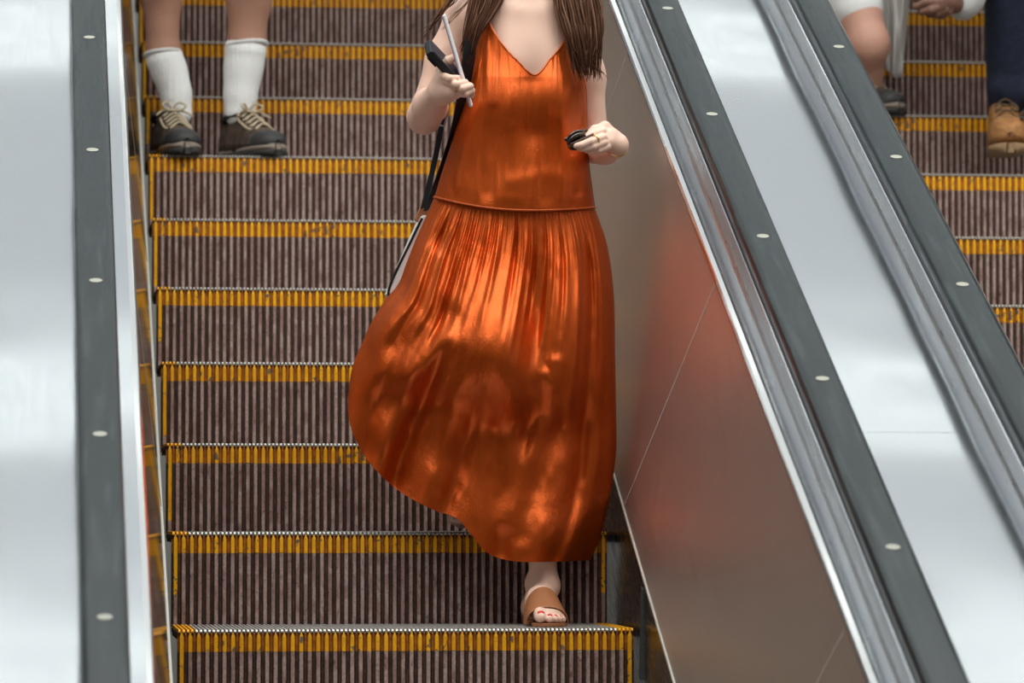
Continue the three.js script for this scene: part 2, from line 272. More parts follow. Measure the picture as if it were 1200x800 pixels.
// ---- steps
const NR = 54, PITCHX = 1 / NR;
function ridge(x, w, z, y0, y1, zb, tip) {              // a rib on the riser, pointed at its upper end if tip > 0
  const h = w / 2, c = w * 0.16, pos = [], uv = [], idx = [], ys = tip ? [y0, y1 - tip, y1] : [y0, y1];
  ys.forEach((y, i) => { const q = tip && i === 2 ? 0.25 : 1, zz = tip && i === 2 ? z - 0.0025 : z; for (const [a, b] of [[-h, zb], [-h + c, zz], [h - c, zz], [h, zb]]) { pos.push(x + a * q, y, b); uv.push(x + a, y); } });
  for (let i = 0; i + 1 < ys.length; i++) for (let k = 0; k < 3; k++) { const a = i * 4 + k; idx.push(a, a + 1, a + 5, a, a + 5, a + 4); }
  const g = makeGeo(pos, uv, idx).toNonIndexed(); g.computeVertexNormals(); return g;
}
function stepParts(v) {
  const r = rng(900 + v), off = (g, s) => { const u = g.attributes.uv; for (let i = 0; i < u.count; i++) u.setXY(i, u.getX(i) * s + v * 0.37, u.getY(i) * s + v * 0.21); return g; };
  const yel = [], yg = [], rib = [], gro = [], side = [], cle = [], cy = [];
  const yTop = -0.0062, yPaint = -0.048, yLow = -RISE - 0.006;
  for (let i = 0; i < NR; i++) {
    const x = (i + 0.5) * PITCHX, edge = i === 0 || i === NR - 1;
    if (edge) { const e = yPaint - 0.09 - 0.05 * r(); side.push(ridge(x, 0.0105, -0.001, e, yTop, -0.0085, 0.010)); rib.push(ridge(x, 0.0105, -0.001, yLow, e, -0.0085, 0)); }
    else { yel.push(ridge(x, 0.0102, -0.001, yPaint + (r() - 0.5) * 0.003, yTop, -0.0085, 0.010)); rib.push(ridge(x, 0.0102, -0.001, yLow, yPaint, -0.0085, 0)); }
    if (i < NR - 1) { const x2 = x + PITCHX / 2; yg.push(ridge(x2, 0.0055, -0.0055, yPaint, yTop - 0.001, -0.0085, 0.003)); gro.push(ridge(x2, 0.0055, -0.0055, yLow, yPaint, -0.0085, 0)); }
  }
  const plate = (y0, y1) => { const g = box(0, 1, y0, y1, -0.02, -0.008); const p = g.attributes.position, u = g.attributes.uv; for (let i = 0; i < p.count; i++) u.setXY(i, p.getX(i), p.getY(i)); return g; };
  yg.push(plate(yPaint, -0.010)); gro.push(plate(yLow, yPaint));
  const nc = 108, cp = 1 / nc;
  for (let i = 0; i < nc; i++) {
    const x = (i + 0.5) * cp, w = 0.0044, s = [[0.0, -0.007], [0.0005, -0.004], [-0.003, -0.0008], [-0.009, 0], [-0.396, 0], [-0.396, -0.007]], pos = [], uv = [], idx = [];
    s.forEach(([z, y]) => { pos.push(x - w / 2, y, z, x + w / 2, y, z); uv.push(x, z, x + w, z); });
    for (let k = 0; k + 1 < s.length; k++) idx.push(2 * k, 2 * k + 1, 2 * k + 3, 2 * k, 2 * k + 3, 2 * k + 2);
    for (const e of [0, 1]) for (let k = 1; k + 1 < s.length; k++) e ? idx.push(1, 2 * k + 3, 2 * k + 1) : idx.push(0, 2 * k, 2 * k + 2);
    const g = makeGeo(pos, uv, idx).toNonIndexed(); g.computeVertexNormals();
    (x < 0.040 || x > 0.960 ? cy : cle).push(g);
  }
  const base = box(0, 1, -0.016, -0.0065, -0.398, -0.008);
  const back = box(0.002, 0.998, -0.024, -0.016, -0.396, -0.018);
  return { grimeShade: off(merge(yg), 2.2), paint: off(merge(yel), 2.2), rib: off(merge(rib), 2.2), gro: off(merge(gro), 3), side: [0, 1].map(e => off(merge([side[e], ...cy.slice(e * cy.length / 2, (e + 1) * cy.length / 2)]), 2.2)), cle: merge(cle), base: merge([base, back]) };
}
const variants = [0, 1, 2].map(stepParts);
const pos2 = ['lowest', 'second', 'third', 'fourth', 'fifth', 'sixth', 'seventh', 'eighth', 'ninth', 'tenth', 'eleventh', 'twelfth', 'thirteenth', 'fourteenth', 'fifteenth'];
function step(x, y, z, v, label, group) {
  const o = thing('escalator_step', label, 'step', group), g = variants[v % 3];
  o.position.set(x, y, z);
  part('tread', g.base, M.groove, o); part('tread_cleats', g.cle, M.cleat, o);
  part('riser', g.gro, M.groove, o); part('riser_ribs', g.rib, M.alu[v % 3], o);
  part('groove_paint', g.grimeShade, M.dirtyShadePaint, o, 'dirty paint between the ribs, groove shade in its colour'); part('nosing_paint', g.paint, M.paint[v % 3], o, 'worn yellow warning band'); for (const q of g.side) part('side_stripe', q, M.paint[(v + 1) % 3], o, 'worn yellow side stripe');
}
const special = { 0: 'ribbed escalator step under the sandalled foot, yellow edge at the bottom of the picture', 1: 'ribbed escalator step just above the one with the sandalled foot', 6: 'ribbed escalator step on which the man with white socks stands' };
for (let n = -4; n <= 11; n++) step(0, n * RISE, -n * RUN, n + 6, special[n] ?? (n < 0 ? `ribbed step of the left escalator, ${['first', 'second', 'third', 'fourth'][-1 - n]} below the sandalled foot` : n < 6 ? `ribbed yellow-edged step of the left escalator, ${pos2[n]} counting up from the sandalled foot` : `ribbed step of the left escalator, ${n - 6 === 1 ? 'next' : pos2[n - 6]} above the hiking shoes`), 'steps of the left escalator');
for (let n = -3; n <= 11; n++) step(X2, n * RISE + PHASE * T, -n * RUN - PHASE, n + 5, `ribbed yellow-edged step of the right escalator, ${pos2[n + 3]} counting from the bottom`, 'steps of the right escalator');
// ------------------------------------------------------------------ the woman in the orange dress
M.skin = phy({ color: rgb(0.84, 0.53, 0.42), roughness: 0.48, sheen: 0.2, sheenRoughness: 0.5, sheenColor: rgb(0.8, 0.5, 0.4) });
const satinTex = (() => { const a = noiseGrid(128, 501), b = noiseGrid(256, 502); return dataTex(512, 512, (x, y) => { const v = 0.5 + 0.6 * (a(x, y * 0.08) - 0.5) + 0.4 * (b(x, y * 0.5) - 0.5); return [v, v, v]; }, false, [2, 2]); })();
M.satin = phy({ color: rgb(0.55, 0.080, 0.006), metalness: 0.66, roughness: 0.37, bumpMap: satinTex, bumpScale: 0.0007, clearcoat: 0.14, clearcoatRoughness: 0.34, specularColor: rgb(1, 0.8, 0.6), side: THREE.DoubleSide });
M.satinTrim = phy({ color: rgb(0.50, 0.085, 0.010), metalness: 0.3, roughness: 0.42 });
M.hair = phy({ color: rgb(0.058, 0.021, 0.012), roughness: 0.5, specularIntensity: 0.5, specularColor: rgb(1, 0.7, 0.5) });
M.hairTip = phy({ color: rgb(0.16, 0.066, 0.034), roughness: 0.5, specularIntensity: 0.5 });
M.gold = std({ color: rgb(0.9, 0.62, 0.25), metalness: 1, roughness: 0.2 });
M.nail = phy({ color: rgb(0.62, 0.02, 0.03), roughness: 0.2, clearcoat: 0.6 });
M.paleNail = phy({ color: rgb(0.62, 0.40, 0.42), roughness: 0.2, clearcoat: 0.5 });
M.tanLeather = std({ color: rgb(0.34, 0.125, 0.05), roughness: 0.5 });
M.blackLeather = phy({ color: rgb(0.010, 0.010, 0.013), roughness: 0.5, specularIntensity: 0.6 });
const ZW = -0.36;                                        // depth of the woman's trunk
const w3 = (px, py, dz = 0) => P(px, py, ZW + dz);
const woman = thing('person', 'woman in a long orange satin slip dress walking down the escalator', 'person');
// --- body: trunk, arms, legs
const armR = [w3(545, 22, -0.02), w3(497, 137, -0.03), w3(513, 110, 0.2)], armL = [w3(676, 20, -0.03), w3(696, 172, -0.06), w3(722, 173, 0.15)];
const hipR = w3(578, 300, 0), hipL = w3(636, 300, 0), kneeR = w3(584, 430, 0.05), kneeL = w3(634, 470, -0.04), ankR = w3(541, 590, -0.16), ankL = P(636, 684, -0.31);
{
  const b = [
    ell(w3(615, 70, -0.01), [0.122, 0.15, 0.098], 0.03), ell(w3(611, 175, 0), [0.112, 0.15, 0.085], 0.06), ell(w3(606, 270, 0), [0.145, 0.12, 0.10], 0.06),
    ell(w3(600, 84, 0.056), [0.036, 0.05, 0.026], 0.03), ell(w3(645, 84, 0.056), [0.030, 0.05, 0.022], 0.03), ell(w3(590, 112, 0.05), [0.042, 0.048, 0.034], 0.04), ell(w3(648, 110, 0.05), [0.042, 0.048, 0.034], 0.04),
    cap(w3(550, 14, -0.02), w3(668, 12, -0.02), 0.045, 0.045, 0.07), cap(w3(575, 2, -0.02), w3(615, -30, -0.03), 0.035, 0.045, 0.05), cap(w3(650, 2, -0.02), w3(624, -30, -0.03), 0.035, 0.045, 0.05),
    cap(w3(619, 20, 0.0), w3(621, -70, 0.01), 0.052, 0.050, 0.05),
    // collar bones
    cap(w3(612, 15, 0.055), w3(556, 0, 0.015), 0.008, 0.008, 0.025), cap(w3(630, 15, 0.055), w3(668, 0, 0.015), 0.008, 0.008, 0.025),
    // head with face
    ell(w3(622, -130, 0.01), [0.074, 0.105, 0.092], 0.04), ell(w3(622, -85, 0.045), [0.05, 0.06, 0.055], 0.04), ell(w3(622, -62, 0.075), [0.022, 0.018, 0.02], 0.03),
    cap(w3(622, -128, 0.1), w3(622, -104, 0.118), 0.008, 0.013, 0.014), ell(w3(622, -82, 0.098), [0.022, 0.009, 0.012], 0.012),
    ell(w3(604, -130, 0.088), [0.014, 0.009, 0.010], 0.01), ell(w3(640, -130, 0.088), [0.014, 0.009, 0.010], 0.01), ell(w3(583, -118, -0.01), [0.012, 0.03, 0.02], 0.01), ell(w3(661, -118, -0.01), [0.012, 0.03, 0.02], 0.01),
    ...chain([armR[0], w3(522, 70, -0.03), armR[1]], [0.047, 0.041, 0.036], 0.03), ...chain([armR[1], P(504, 124, ZW + 0.08), armR[2]], [0.037, 0.038, 0.026], 0.02),
    ...chain([armL[0], w3(688, 90, -0.05), armL[1]], [0.045, 0.038, 0.034], 0.03), ...chain([armL[1], P(708, 174, ZW + 0.05), armL[2]], [0.035, 0.034, 0.024], 0.02),
    ...chain([hipR, kneeR, ankR], [0.082, 0.055, 0.036], 0.03), ...chain([hipL, kneeL, ankL], [0.082, 0.055, 0.030], 0.03),
    cap(kneeL.clone().lerp(ankL, 0.3).add(new V3(0, 0, -0.02)), kneeL.clone().lerp(ankL, 0.45).add(new V3(0, 0, -0.012)), 0.045, 0.035, 0.04),
  ];
  const geos = [flesh(b, 0.0085)];
  // --- left foot in the sandal (medial side to the left in the picture), sole on the tread y = 0
  const fy = 0.009, fx = px => P(px, 720, -0.2).x, foot = (px, py, z) => P(px, py, z);
  const toe = (x0, x1, z1, r, up) => chain([new V3(x0, fy + 0.022, -0.165), new V3((x0 + x1) / 2, fy + 0.020, (z1 - 0.165) / 2 + 0.006), new V3(x1, fy + r + 0.001, z1 - 0.012), new V3(x1, fy + r - 0.001, z1)], [0.014, r + 0.001, r, r * 0.9], 0.006);
  const X = fx(638), toes = [[X - 0.018, X - 0.020, -0.103, 0.0125], [X - 0.004, X - 0.001, -0.099, 0.0092], [X + 0.006, X + 0.0115, -0.106, 0.0086], [X + 0.015, X + 0.0225, -0.116, 0.0080], [X + 0.022, X + 0.0325, -0.128, 0.0075]];
  const fb = [cap(ankL.clone().add(new V3(0, 0.05, 0.004)), ankL, 0.032, 0.029, 0.02), cap(ankL, new V3(X - 0.004, fy + 0.03, -0.345), 0.029, 0.025, 0.03), cap(ankL.clone().add(new V3(0.002, -0.012, 0.01)), new V3(X - 0.004, fy + 0.045, -0.235), 0.029, 0.025, 0.025), cap(new V3(X - 0.004, fy + 0.045, -0.235), new V3(X - 0.006, fy + 0.024, -0.165), 0.03, 0.021, 0.03), cap(new V3(X - 0.016, fy + 0.022, -0.17), new V3(X + 0.018, fy + 0.018, -0.175), 0.021, 0.017, 0.02), cap(new V3(X - 0.004, fy + 0.026, -0.34), new V3(X + 0.004, fy + 0.022, -0.2), 0.024, 0.024, 0.03),
    ell(ankL.clone().add(new V3(-0.028, 0.004, 0)), [0.009, 0.013, 0.013], 0.015), ell(ankL.clone().add(new V3(0.028, -0.004, -0.008)), [0.009, 0.013, 0.013], 0.015)];
  for (const [x0, x1, z1, r] of toes) fb.push(...toe(x0, x1, z1, r));
  geos.push(flesh(fb, 0.0026));
  // --- right foot on the step behind, heel raised
  const fr = [cap(ankR, w3(541, 606, -0.2), 0.034, 0.026, 0.02), cap(ankR, w3(541, 601, -0.115), 0.03, 0.022, 0.02)];
  for (let k = 0; k < 5; k++) fr.push(cap(w3(533 + k * 4.2, 606, -0.10), w3(531 + k * 4.8, 611, -0.072 - Math.abs(k - 3) * 0.004), 0.010, 0.008, 0.005));
  geos.push(flesh(fr, 0.003));
  // --- right hand (left in the picture): a loose fist round the phone and the card, knuckles towards the camera
  const hz = d => ZW + d, Q = (x, y, d) => P(x, y, hz(d));
  const hr = [cap(Q(512, 112, 0.17), Q(516, 107, 0.205), 0.028, 0.025, 0.02), cap(Q(516, 104, 0.205), Q(519, 92, 0.225), 0.024, 0.020, 0.02), cap(Q(520, 108, 0.205), Q(531, 107, 0.235), 0.025, 0.019, 0.02), cap(Q(518, 95, 0.218), Q(535, 105, 0.228), 0.016, 0.015, 0.012),
    ...chain([Q(516, 88, 0.232), Q(527, 92, 0.262), Q(536, 92, 0.25), Q(533, 98, 0.225)], [0.0092, 0.0088, 0.0080, 0.0072], 0.002),
    ...chain([Q(522, 95, 0.240), Q(535, 99, 0.268), Q(545, 97, 0.252), Q(541, 102, 0.228)], [0.0094, 0.0090, 0.0082, 0.0074], 0.002),
    ...chain([Q(528, 102, 0.242), Q(541, 104, 0.266), Q(551, 101, 0.252), Q(549, 107, 0.23)], [0.0092, 0.0088, 0.0080, 0.0072], 0.002),
    ...chain([Q(533, 109, 0.236), Q(545, 110, 0.256), Q(553, 106, 0.246), Q(553, 112, 0.228)], [0.0086, 0.0080, 0.0072, 0.0066], 0.002),
    ...chain([Q(514, 100, 0.20), Q(517, 83, 0.215), Q(523, 72, 0.225), Q(532, 67, 0.232)], [0.013, 0.0115, 0.010, 0.0085], 0.008)];
  geos.push(flesh(hr, 0.0024));
  // --- left hand (right in the picture): bent inwards at the wrist, fingers together pointing left
  const hl = [cap(Q(722, 174, 0.13), Q(724, 170, 0.165), 0.023, 0.021, 0.02), cap(Q(722, 167, 0.165), Q(710, 158, 0.183), 0.018, 0.014, 0.02), cap(Q(723, 171, 0.17), Q(713, 168, 0.19), 0.018, 0.013, 0.02), cap(Q(715, 158, 0.18), Q(714, 166, 0.188), 0.014, 0.013, 0.012),
    ...chain([Q(707, 154, 0.19), Q(694, 158, 0.20), Q(684, 165, 0.205), Q(679, 168, 0.205)], [0.0094, 0.0088, 0.0078, 0.0068], 0.002),
    ...chain([Q(707, 161, 0.203), Q(692, 166, 0.218), Q(681, 170, 0.220), Q(675, 171, 0.217)], [0.0096, 0.0090, 0.0080, 0.0068], 0.002),
    ...chain([Q(708, 167, 0.205), Q(695, 172, 0.215), Q(685, 174, 0.213), Q(679, 174, 0.208)], [0.0092, 0.0086, 0.0076, 0.0066], 0.002),
    ...chain([Q(712, 172, 0.200), Q(702, 176, 0.206), Q(693, 177, 0.203), Q(688, 177, 0.198)], [0.0084, 0.0078, 0.0070, 0.0060], 0.002),
    ...chain([Q(720, 158, 0.165), Q(709, 148, 0.175), Q(697, 152, 0.186), Q(689, 159, 0.192)], [0.0125, 0.0108, 0.0094, 0.008], 0.008)];
  geos.push(flesh(hl, 0.0024));
  part('body', merge(geos), M.skin, woman);
  // nails, rings, sandals
  toes.forEach(([x0, x1, z1, r]) => { const g = new THREE.SphereGeometry(1, 12, 8); g.scale(r * 0.68, r * 0.30, r * 0.8); g.rotateX(0.5); g.translate(x1, fy + r * 1.72, z1 - 0.003); part('toenail', g, M.nail, woman, 'red painted toenail'); });
  for (const [p, q, r] of [[Q(537, 102, 0.262), Q(541, 104, 0.266), 0.0108], [Q(538, 99, 0.26), Q(541, 98, 0.262), 0.0112], [Q(698, 164, 0.211), Q(694, 166, 0.216), 0.0112], [Q(722, 172, 0.16), Q(724, 168, 0.17), 0.0255]]) {
    const g = new THREE.TorusGeometry(r, r > 0.02 ? 0.003 : 0.0018, 8, 28); g.applyQuaternion(new THREE.Quaternion().setFromUnitVectors(new V3(0, 0, 1), q.clone().sub(p).normalize())); g.translate(p.x, p.y, p.z);
    part(r > 0.02 ? 'bracelet' : 'ring', g, M.gold, woman, r > 0.02 ? 'slim gold bracelet' : 'gold finger ring');
  }
  const sand = part('sandal', (() => {
    const s = new THREE.Shape(); s.moveTo(X - 0.024, 0.352); s.bezierCurveTo(X - 0.03, 0.28, X - 0.03, 0.2, X - 0.036, 0.14); s.bezierCurveTo(X - 0.036, 0.09, X - 0.008, 0.085, X + 0.012, 0.095); s.bezierCurveTo(X + 0.05, 0.12, X + 0.046, 0.16, X + 0.034, 0.22); s.bezierCurveTo(X + 0.026, 0.28, X + 0.024, 0.33, X + 0.014, 0.36); s.bezierCurveTo(X + 0.004, 0.372, X - 0.02, 0.37, X - 0.024, 0.352);
    const g = new THREE.ExtrudeGeometry(s, { depth: fy - 0.004, bevelEnabled: true, bevelSize: 0.0015, bevelThickness: 0.0015, bevelSegments: 2, curveSegments: 10 }); g.rotateX(-Math.PI / 2); g.translate(0, 0.002, 0); return g;
  })(), M.tanLeather, woman, 'tan leather sandal sole');
  // broad strap over the forefoot: an arched band
  const pos = [], uv = [], idx = [], na = 28, nb = 8;
  for (let j = 0; j <= nb; j++) for (let i = 0; i <= na; i++) for (const o of [0, 0.003]) {
    const t = j / nb, a = Math.PI * i / na, z = mix(-0.218, -0.136, t), w = mix(0.038, 0.042, t) + 0.003 + o, h = mix(0.076, 0.034, t) + 0.003 + o;
    pos.push(X - 0.002 - Math.cos(a) * w, fy - 0.004 + h * Math.pow(Math.sin(a), 0.75), z + 0.012 * Math.sin(a)); uv.push(i / na, t);
  }
  const st = (na + 1) * 2; for (let j = 0; j < nb; j++) for (let i = 0; i < na; i++) for (const o of [0, 1]) { const a = j * st + i * 2 + o, b = a + 2, c = a + st, d = b + st; o ? idx.push(a, c, b, b, c, d) : idx.push(a, b, c, b, d, c); }
  for (let i = 0; i < na; i++) { const a = nb * st + i * 2; idx.push(a, a + 2, a + 1, a + 1, a + 2, a + 3); idx.push(i * 2, i * 2 + 1, i * 2 + 2, i * 2 + 1, i * 2 + 3, i * 2 + 2); }
  part('strap', makeGeo(pos, uv, idx), M.tanLeather, sand, 'broad tan leather strap');
}
// --- dress: surfaces between measured outline curves, with the depth and folds of the cloth
const spl = pts => new THREE.CatmullRomCurve3(pts.map(([x, y]) => new V3(x, y, 0)), false, 'centripetal');
function coons(top, bot, left, right, s, t) {
  const a = top.getPointAt(s), b = bot.getPointAt(s), c = left.getPointAt(t), d = right.getPointAt(t), tl = left.getPointAt(0), tr = right.getPointAt(0), bl = left.getPointAt(1), br = right.getPointAt(1);
  const f = k => (1 - t) * a[k] + t * b[k] + (1 - s) * c[k] + s * d[k] - ((1 - s) * (1 - t) * tl[k] + s * (1 - t) * tr[k] + (1 - s) * t * bl[k] + s * t * br[k]);
  return [f('x'), f('y')];
}
function cloth(ns, nt, at, front) {
  const pos = [], uv = [], idx = [];
  for (let j = 0; j <= nt; j++) for (let i = 0; i <= ns; i++) { const s = i / ns, t = j / nt, p = at(s, t); pos.push(p.x, p.y, p.z); uv.push(s * 0.5, t * 0.9); }
  for (let j = 0; j < nt; j++) for (let i = 0; i < ns; i++) { const a = j * (ns + 1) + i, b = a + 1, c = a + ns + 1, d = c + 1; front ? idx.push(a, c, b, b, c, d) : idx.push(a, b, c, b, d, c); }
  return makeGeo(pos, uv, idx);
}
// a fold: a ridge (or a trough when negative) along a polyline in the measured frame
function foldAt(list, x, y) {
  let z = 0;
  for (const [pts, w0, w1, amp, sharp] of list) {
    let best = 1e9, bt = 0; const n = pts.length - 1;
    for (let i = 0; i < n; i++) { const [x0, y0] = pts[i], [x1, y1] = pts[i + 1], dx = x1 - x0, dy = y1 - y0, t = clamp(((x - x0) * dx + (y - y0) * dy) / (dx * dx + dy * dy)), d = Math.hypot(x - x0 - dx * t, y - y0 - dy * t); if (d < best) { best = d; bt = (i + t) / n; } }
    const w = mix(w0, w1, bt), e = sharp ? Math.exp(-best / w) : Math.exp(-best * best / (w * w)); z += amp * e;
  }
  return z;
}
const skirtTop = spl([[509, 231], [540, 238], [570, 243], [605, 246], [650, 246], [697, 243]]);
const skirtLeft = spl([[509, 231], [498, 256], [487, 281], [476, 309], [467, 332], [451, 352], [436, 376], [426, 398], [413, 430], [407, 470]]);
const skirtRight = spl([[697, 243], [711, 285], [719, 340], [721, 420], [722, 480], [722, 530], [714, 585], [703, 630], [692, 656]]);
const skirtBot = spl([[407, 470], [411, 500], [428, 535], [455, 565], [480, 583], [510, 598], [535, 607], [552, 626], [572, 648], [600, 657], [650, 658], [692, 656]]);
const skirtBack = spl([[407, 470], [425, 500], [460, 530], [510, 550], [560, 580], [620, 610], [670, 635], [692, 656]]);
const FOLDS = [
  // drapes of the billow, diagonal folds of the lower front (measured polylines, width at both ends, height)
  [[[508, 300], [480, 356], [440, 392]], 11, 16, 0.016], [[[520, 400], [498, 428], [462, 440]], 20, 18, 0.020], [[[534, 472], [504, 478], [470, 468]], 18, 18, -0.015], [[[524, 368], [500, 390], [462, 404]], 14, 14, -0.009],
  [[[634, 500], [616, 545], [594, 610]], 10, 14, 0.018], [[[654, 505], [634, 555], [616, 625]], 12, 16, -0.013], [[[580, 505], [584, 560], [588, 645]], 11, 13, -0.012], [[[440, 500], [470, 535], [512, 560]], 18, 22, 0.010], [[[652, 425], [648, 452], [640, 440]], 9, 10, 0.010],
];
// broad forms of the legs: centre, half width, half height, height of the swelling
const FORMS = [[580, 408, 40, 74, 0.056], [664, 385, 30, 84, 0.036], [642, 632, 58, 62, 0.068], [447, 430, 34, 50, 0.022], [628, 500, 84, 32, -0.040], [628, 372, 17, 62, -0.036], [545, 540, 28, 50, -0.014], [470, 545, 40, 26, -0.010]];
// long folds that run down the cloth: place across at the top and at the bottom, from t0 to t1, width, height
const DRAPES = [[0.06, 0.05, 0.02, 0.75, 0.018, 0.012], [0.12, 0.13, 0.03, 0.7, 0.016, -0.013], [0.17, 0.20, 0.02, 0.62, 0.014, 0.011], [0.23, 0.29, 0.02, 0.60, 0.014, -0.012], [0.29, 0.36, 0.0, 0.5, 0.014, 0.009], [0.35, 0.40, 0.05, 0.42, 0.012, -0.007], [0.52, 0.50, 0.0, 0.45, 0.014, -0.013], [0.57, 0.55, 0.0, 0.5, 0.012, 0.008], [0.63, 0.60, 0.0, 0.42, 0.012, -0.011], [0.70, 0.70, 0.0, 0.5, 0.014, 0.009], [0.77, 0.77, 0.02, 0.46, 0.012, -0.007], [0.84, 0.84, 0.0, 0.7, 0.014, 0.010], [0.90, 0.89, 0.04, 0.98, 0.014, -0.013], [0.945, 0.94, 0.05, 0.98, 0.014, 0.011],
  [0.34, 0.31, 0.5, 1.3, 0.022, -0.022], [0.27, 0.24, 0.55, 1.3, 0.024, 0.016], [0.20, 0.16, 0.58, 1.3, 0.022, -0.013], [0.42, 0.42, 0.55, 1.3, 0.024, 0.016], [0.48, 0.49, 0.6, 1.3, 0.018, -0.012], [0.76, 0.80, 0.5, 1.3, 0.03, 0.013], [0.68, 0.71, 0.55, 1.3, 0.022, -0.013], [0.86, 0.88, 0.6, 1.3, 0.02, -0.009]];
const gather = (() => { const r = rng(5150), g = []; for (let i = 0; i < 46; i++) g.push([0.012 + (i + 0.8 * (r() - 0.5)) / 46 * 0.976, 0.10 + 0.22 * r() * r() + (r() < 0.2 ? 0.18 : 0), 0.0022 + 0.0048 * r(), 0.0045 + 0.004 * r(), (r() - 0.5) * 0.05]); return g; })();
function skirtZ(s, t, x, y, sign) {
  const e = Math.pow(Math.max(0, Math.sin(Math.PI * s)), 0.62), b = mix(0.118, 0.195, smooth(0, 0.5, t)) - 0.085 * smooth(0.46, 0.85, t) - 0.055 * smooth(0.5, 1, t) * (1 - smooth(0.3, 0.62, s));
  let z = sign > 0 ? b * e : -mix(0.105, 0.24, smooth(0, 1, t)) * e;
  let g = 0; for (const [c, len, amp, w, drift] of gather) { const q = (s - c - drift * t) / (w * (1 + t * 2.2)); if (Math.abs(q) < 3) g += amp * (1 + 1.2 * smooth(0, 0.12, t)) * Math.exp(-q * q) * Math.exp(-Math.pow(t / len, 2)); }
  let f = sign > 0 ? foldAt(FOLDS, x, y) : 0.02 * Math.sin(s * 25) * t;
  if (sign > 0) {
    for (const [cx, cy, rx, ry, h] of FORMS) f += h * Math.exp(-Math.pow((x - cx) / rx, 2) - Math.pow((y - cy) / ry, 2));
    const wob = 0.012 * vnoise(s * 6, t * 5);
    for (const [a, b2, t0, t1, w, h] of DRAPES) { const q = (s + wob - mix(a, b2, t)) / (w * (0.8 + 0.7 * t)); if (Math.abs(q) < 3.2) f += h * Math.exp(-q * q) * smooth(t0 - 0.05, t0 + 0.12, t) * (1 - smooth(t1 - 0.25, t1 + 0.05, t)); }
  }
  const crumple = 0.0022 * vnoise(x * 0.045, y * 0.025) * smooth(0.1, 0.4, t) + 0.0012 * vnoise(x * 0.11 + 9, y * 0.07);
  return z + (g + f + crumple) * smooth(0, 0.12, s) * smooth(0, 0.10, 1 - s) * (sign > 0 ? smooth(0, 0.16, t) * 0.85 + 0.15 : 1) + g * 0.4 * e;
}
const dress = part('dress', (() => {
  const fr = cloth(300, 260, (s, t) => { const [x, y] = coons(skirtTop, skirtBot, skirtLeft, skirtRight, s, t), p = P(x, y, ZW + skirtZ(s, t, x, y, 1)); return p; }, true);
  const bk = cloth(90, 80, (s, t) => { const [x, y] = coons(skirtTop, skirtBack, skirtLeft, skirtRight, s, t), p = P(x, y, ZW); p.z += skirtZ(s, t, x, y, -1); return p; }, false);
  return merge([fr, bk]);
})(), M.satin, woman, 'long gathered skirt of orange satin');
const bodTop = spl([[557, 36], [561, 26], [567, 15], [578, 36], [590, 54], [606, 71], [627, 88], [645, 69], [658, 54], [668, 40], [673, 46], [677, 54]]);
const bodBot = spl([[509, 231], [540, 238], [570, 243], [605, 246], [650, 246], [697, 243]]);
const bodLeft = spl([[557, 36], [553, 60], [548, 95], [542, 125], [532, 158], [520, 195], [509, 231]]), bodRight = spl([[677, 54], [683, 80], [687, 108], [688, 150], [690, 190], [694, 222], [697, 243]]);
const BF = [[[[583, 116], [592, 120]], 36, 36, 0.030], [[[652, 114], [658, 116]], 34, 34, 0.030], [[[622, 98], [624, 150]], 15, 18, -0.012], [[[556, 120], [544, 180], [528, 228]], 8, 11, 0.006], [[[578, 130], [580, 190], [572, 236]], 9, 11, -0.006], [[[600, 150], [602, 240]], 10, 12, 0.004], [[[632, 160], [636, 240]], 10, 12, -0.004], [[[660, 140], [664, 200], [670, 238]], 10, 12, 0.006],
  [[[600, 212], [645, 204], [684, 212]], 9, 10, 0.0025], [[[676, 185], [688, 212], [694, 238]], 7, 9, 0.010], [[[683, 196], [680, 224]], 7, 7, -0.009]];
let bodice_edge, bodice_hem;
const bodice = part('bodice', (() => {
  const zf = (s, t, x, y) => { const e = Math.pow(Math.max(0, Math.sin(Math.PI * clamp(s))), 0.55), b = 0.100 + 0.022 * smooth(0.35, 1, t); const u = clamp((y - 20) / 70); return b * e * mix(0.55 + 0.2 * smooth(0, 0.2, s) * smooth(0, 0.2, 1 - s), 1, u) + (foldAt(BF, x, y) * 0.85 + 0.0018 * vnoise(x * 0.07, y * 0.025) + 0.0026 * vnoise(x * 0.17, y * 0.014) + 0.0016 * vnoise(x * 0.3 + 5, y * 0.03) * smooth(110, 60, y)) * smooth(0, 0.15, s) * smooth(0, 0.15, 1 - s) * smooth(0, 0.1, 1 - t); };
  const fr = cloth(180, 150, (s, t) => { const [x, y] = coons(bodTop, bodBot, bodLeft, bodRight, s, t), p = P(x, y, ZW + zf(s, t, x, y) + 0.009); return p; }, true);
  const topB = spl([[557, 36], [570, 50], [620, 62], [665, 55], [677, 54]]);
  const bk = cloth(60, 60, (s, t) => { const [x, y] = coons(topB, bodBot, bodLeft, bodRight, s, t), p = P(x, y, ZW); p.z -= 0.112 * Math.pow(Math.max(0, Math.sin(Math.PI * s)), 0.6) - 0.006; return p; }, false);
  const front = (s, t) => { const [x, y] = coons(bodTop, bodBot, bodLeft, bodRight, s, t), p = P(x, y, ZW + zf(s, t, x, y) + 0.009); return p; };
  bodice_edge = [...Array(61)].map((_, i) => front(0.075 + 0.83 * i / 60, 0)); bodice_hem = [...Array(61)].map((_, i) => front(i / 60, 1));
  return merge([fr, bk]);
})(), M.satin, dress, 'smooth orange satin bodice with a V neck');
part('neck_binding', tube(bodice_edge, 0.0026, 120, 6), M.satinTrim, dress, 'narrow binding round the V neck');
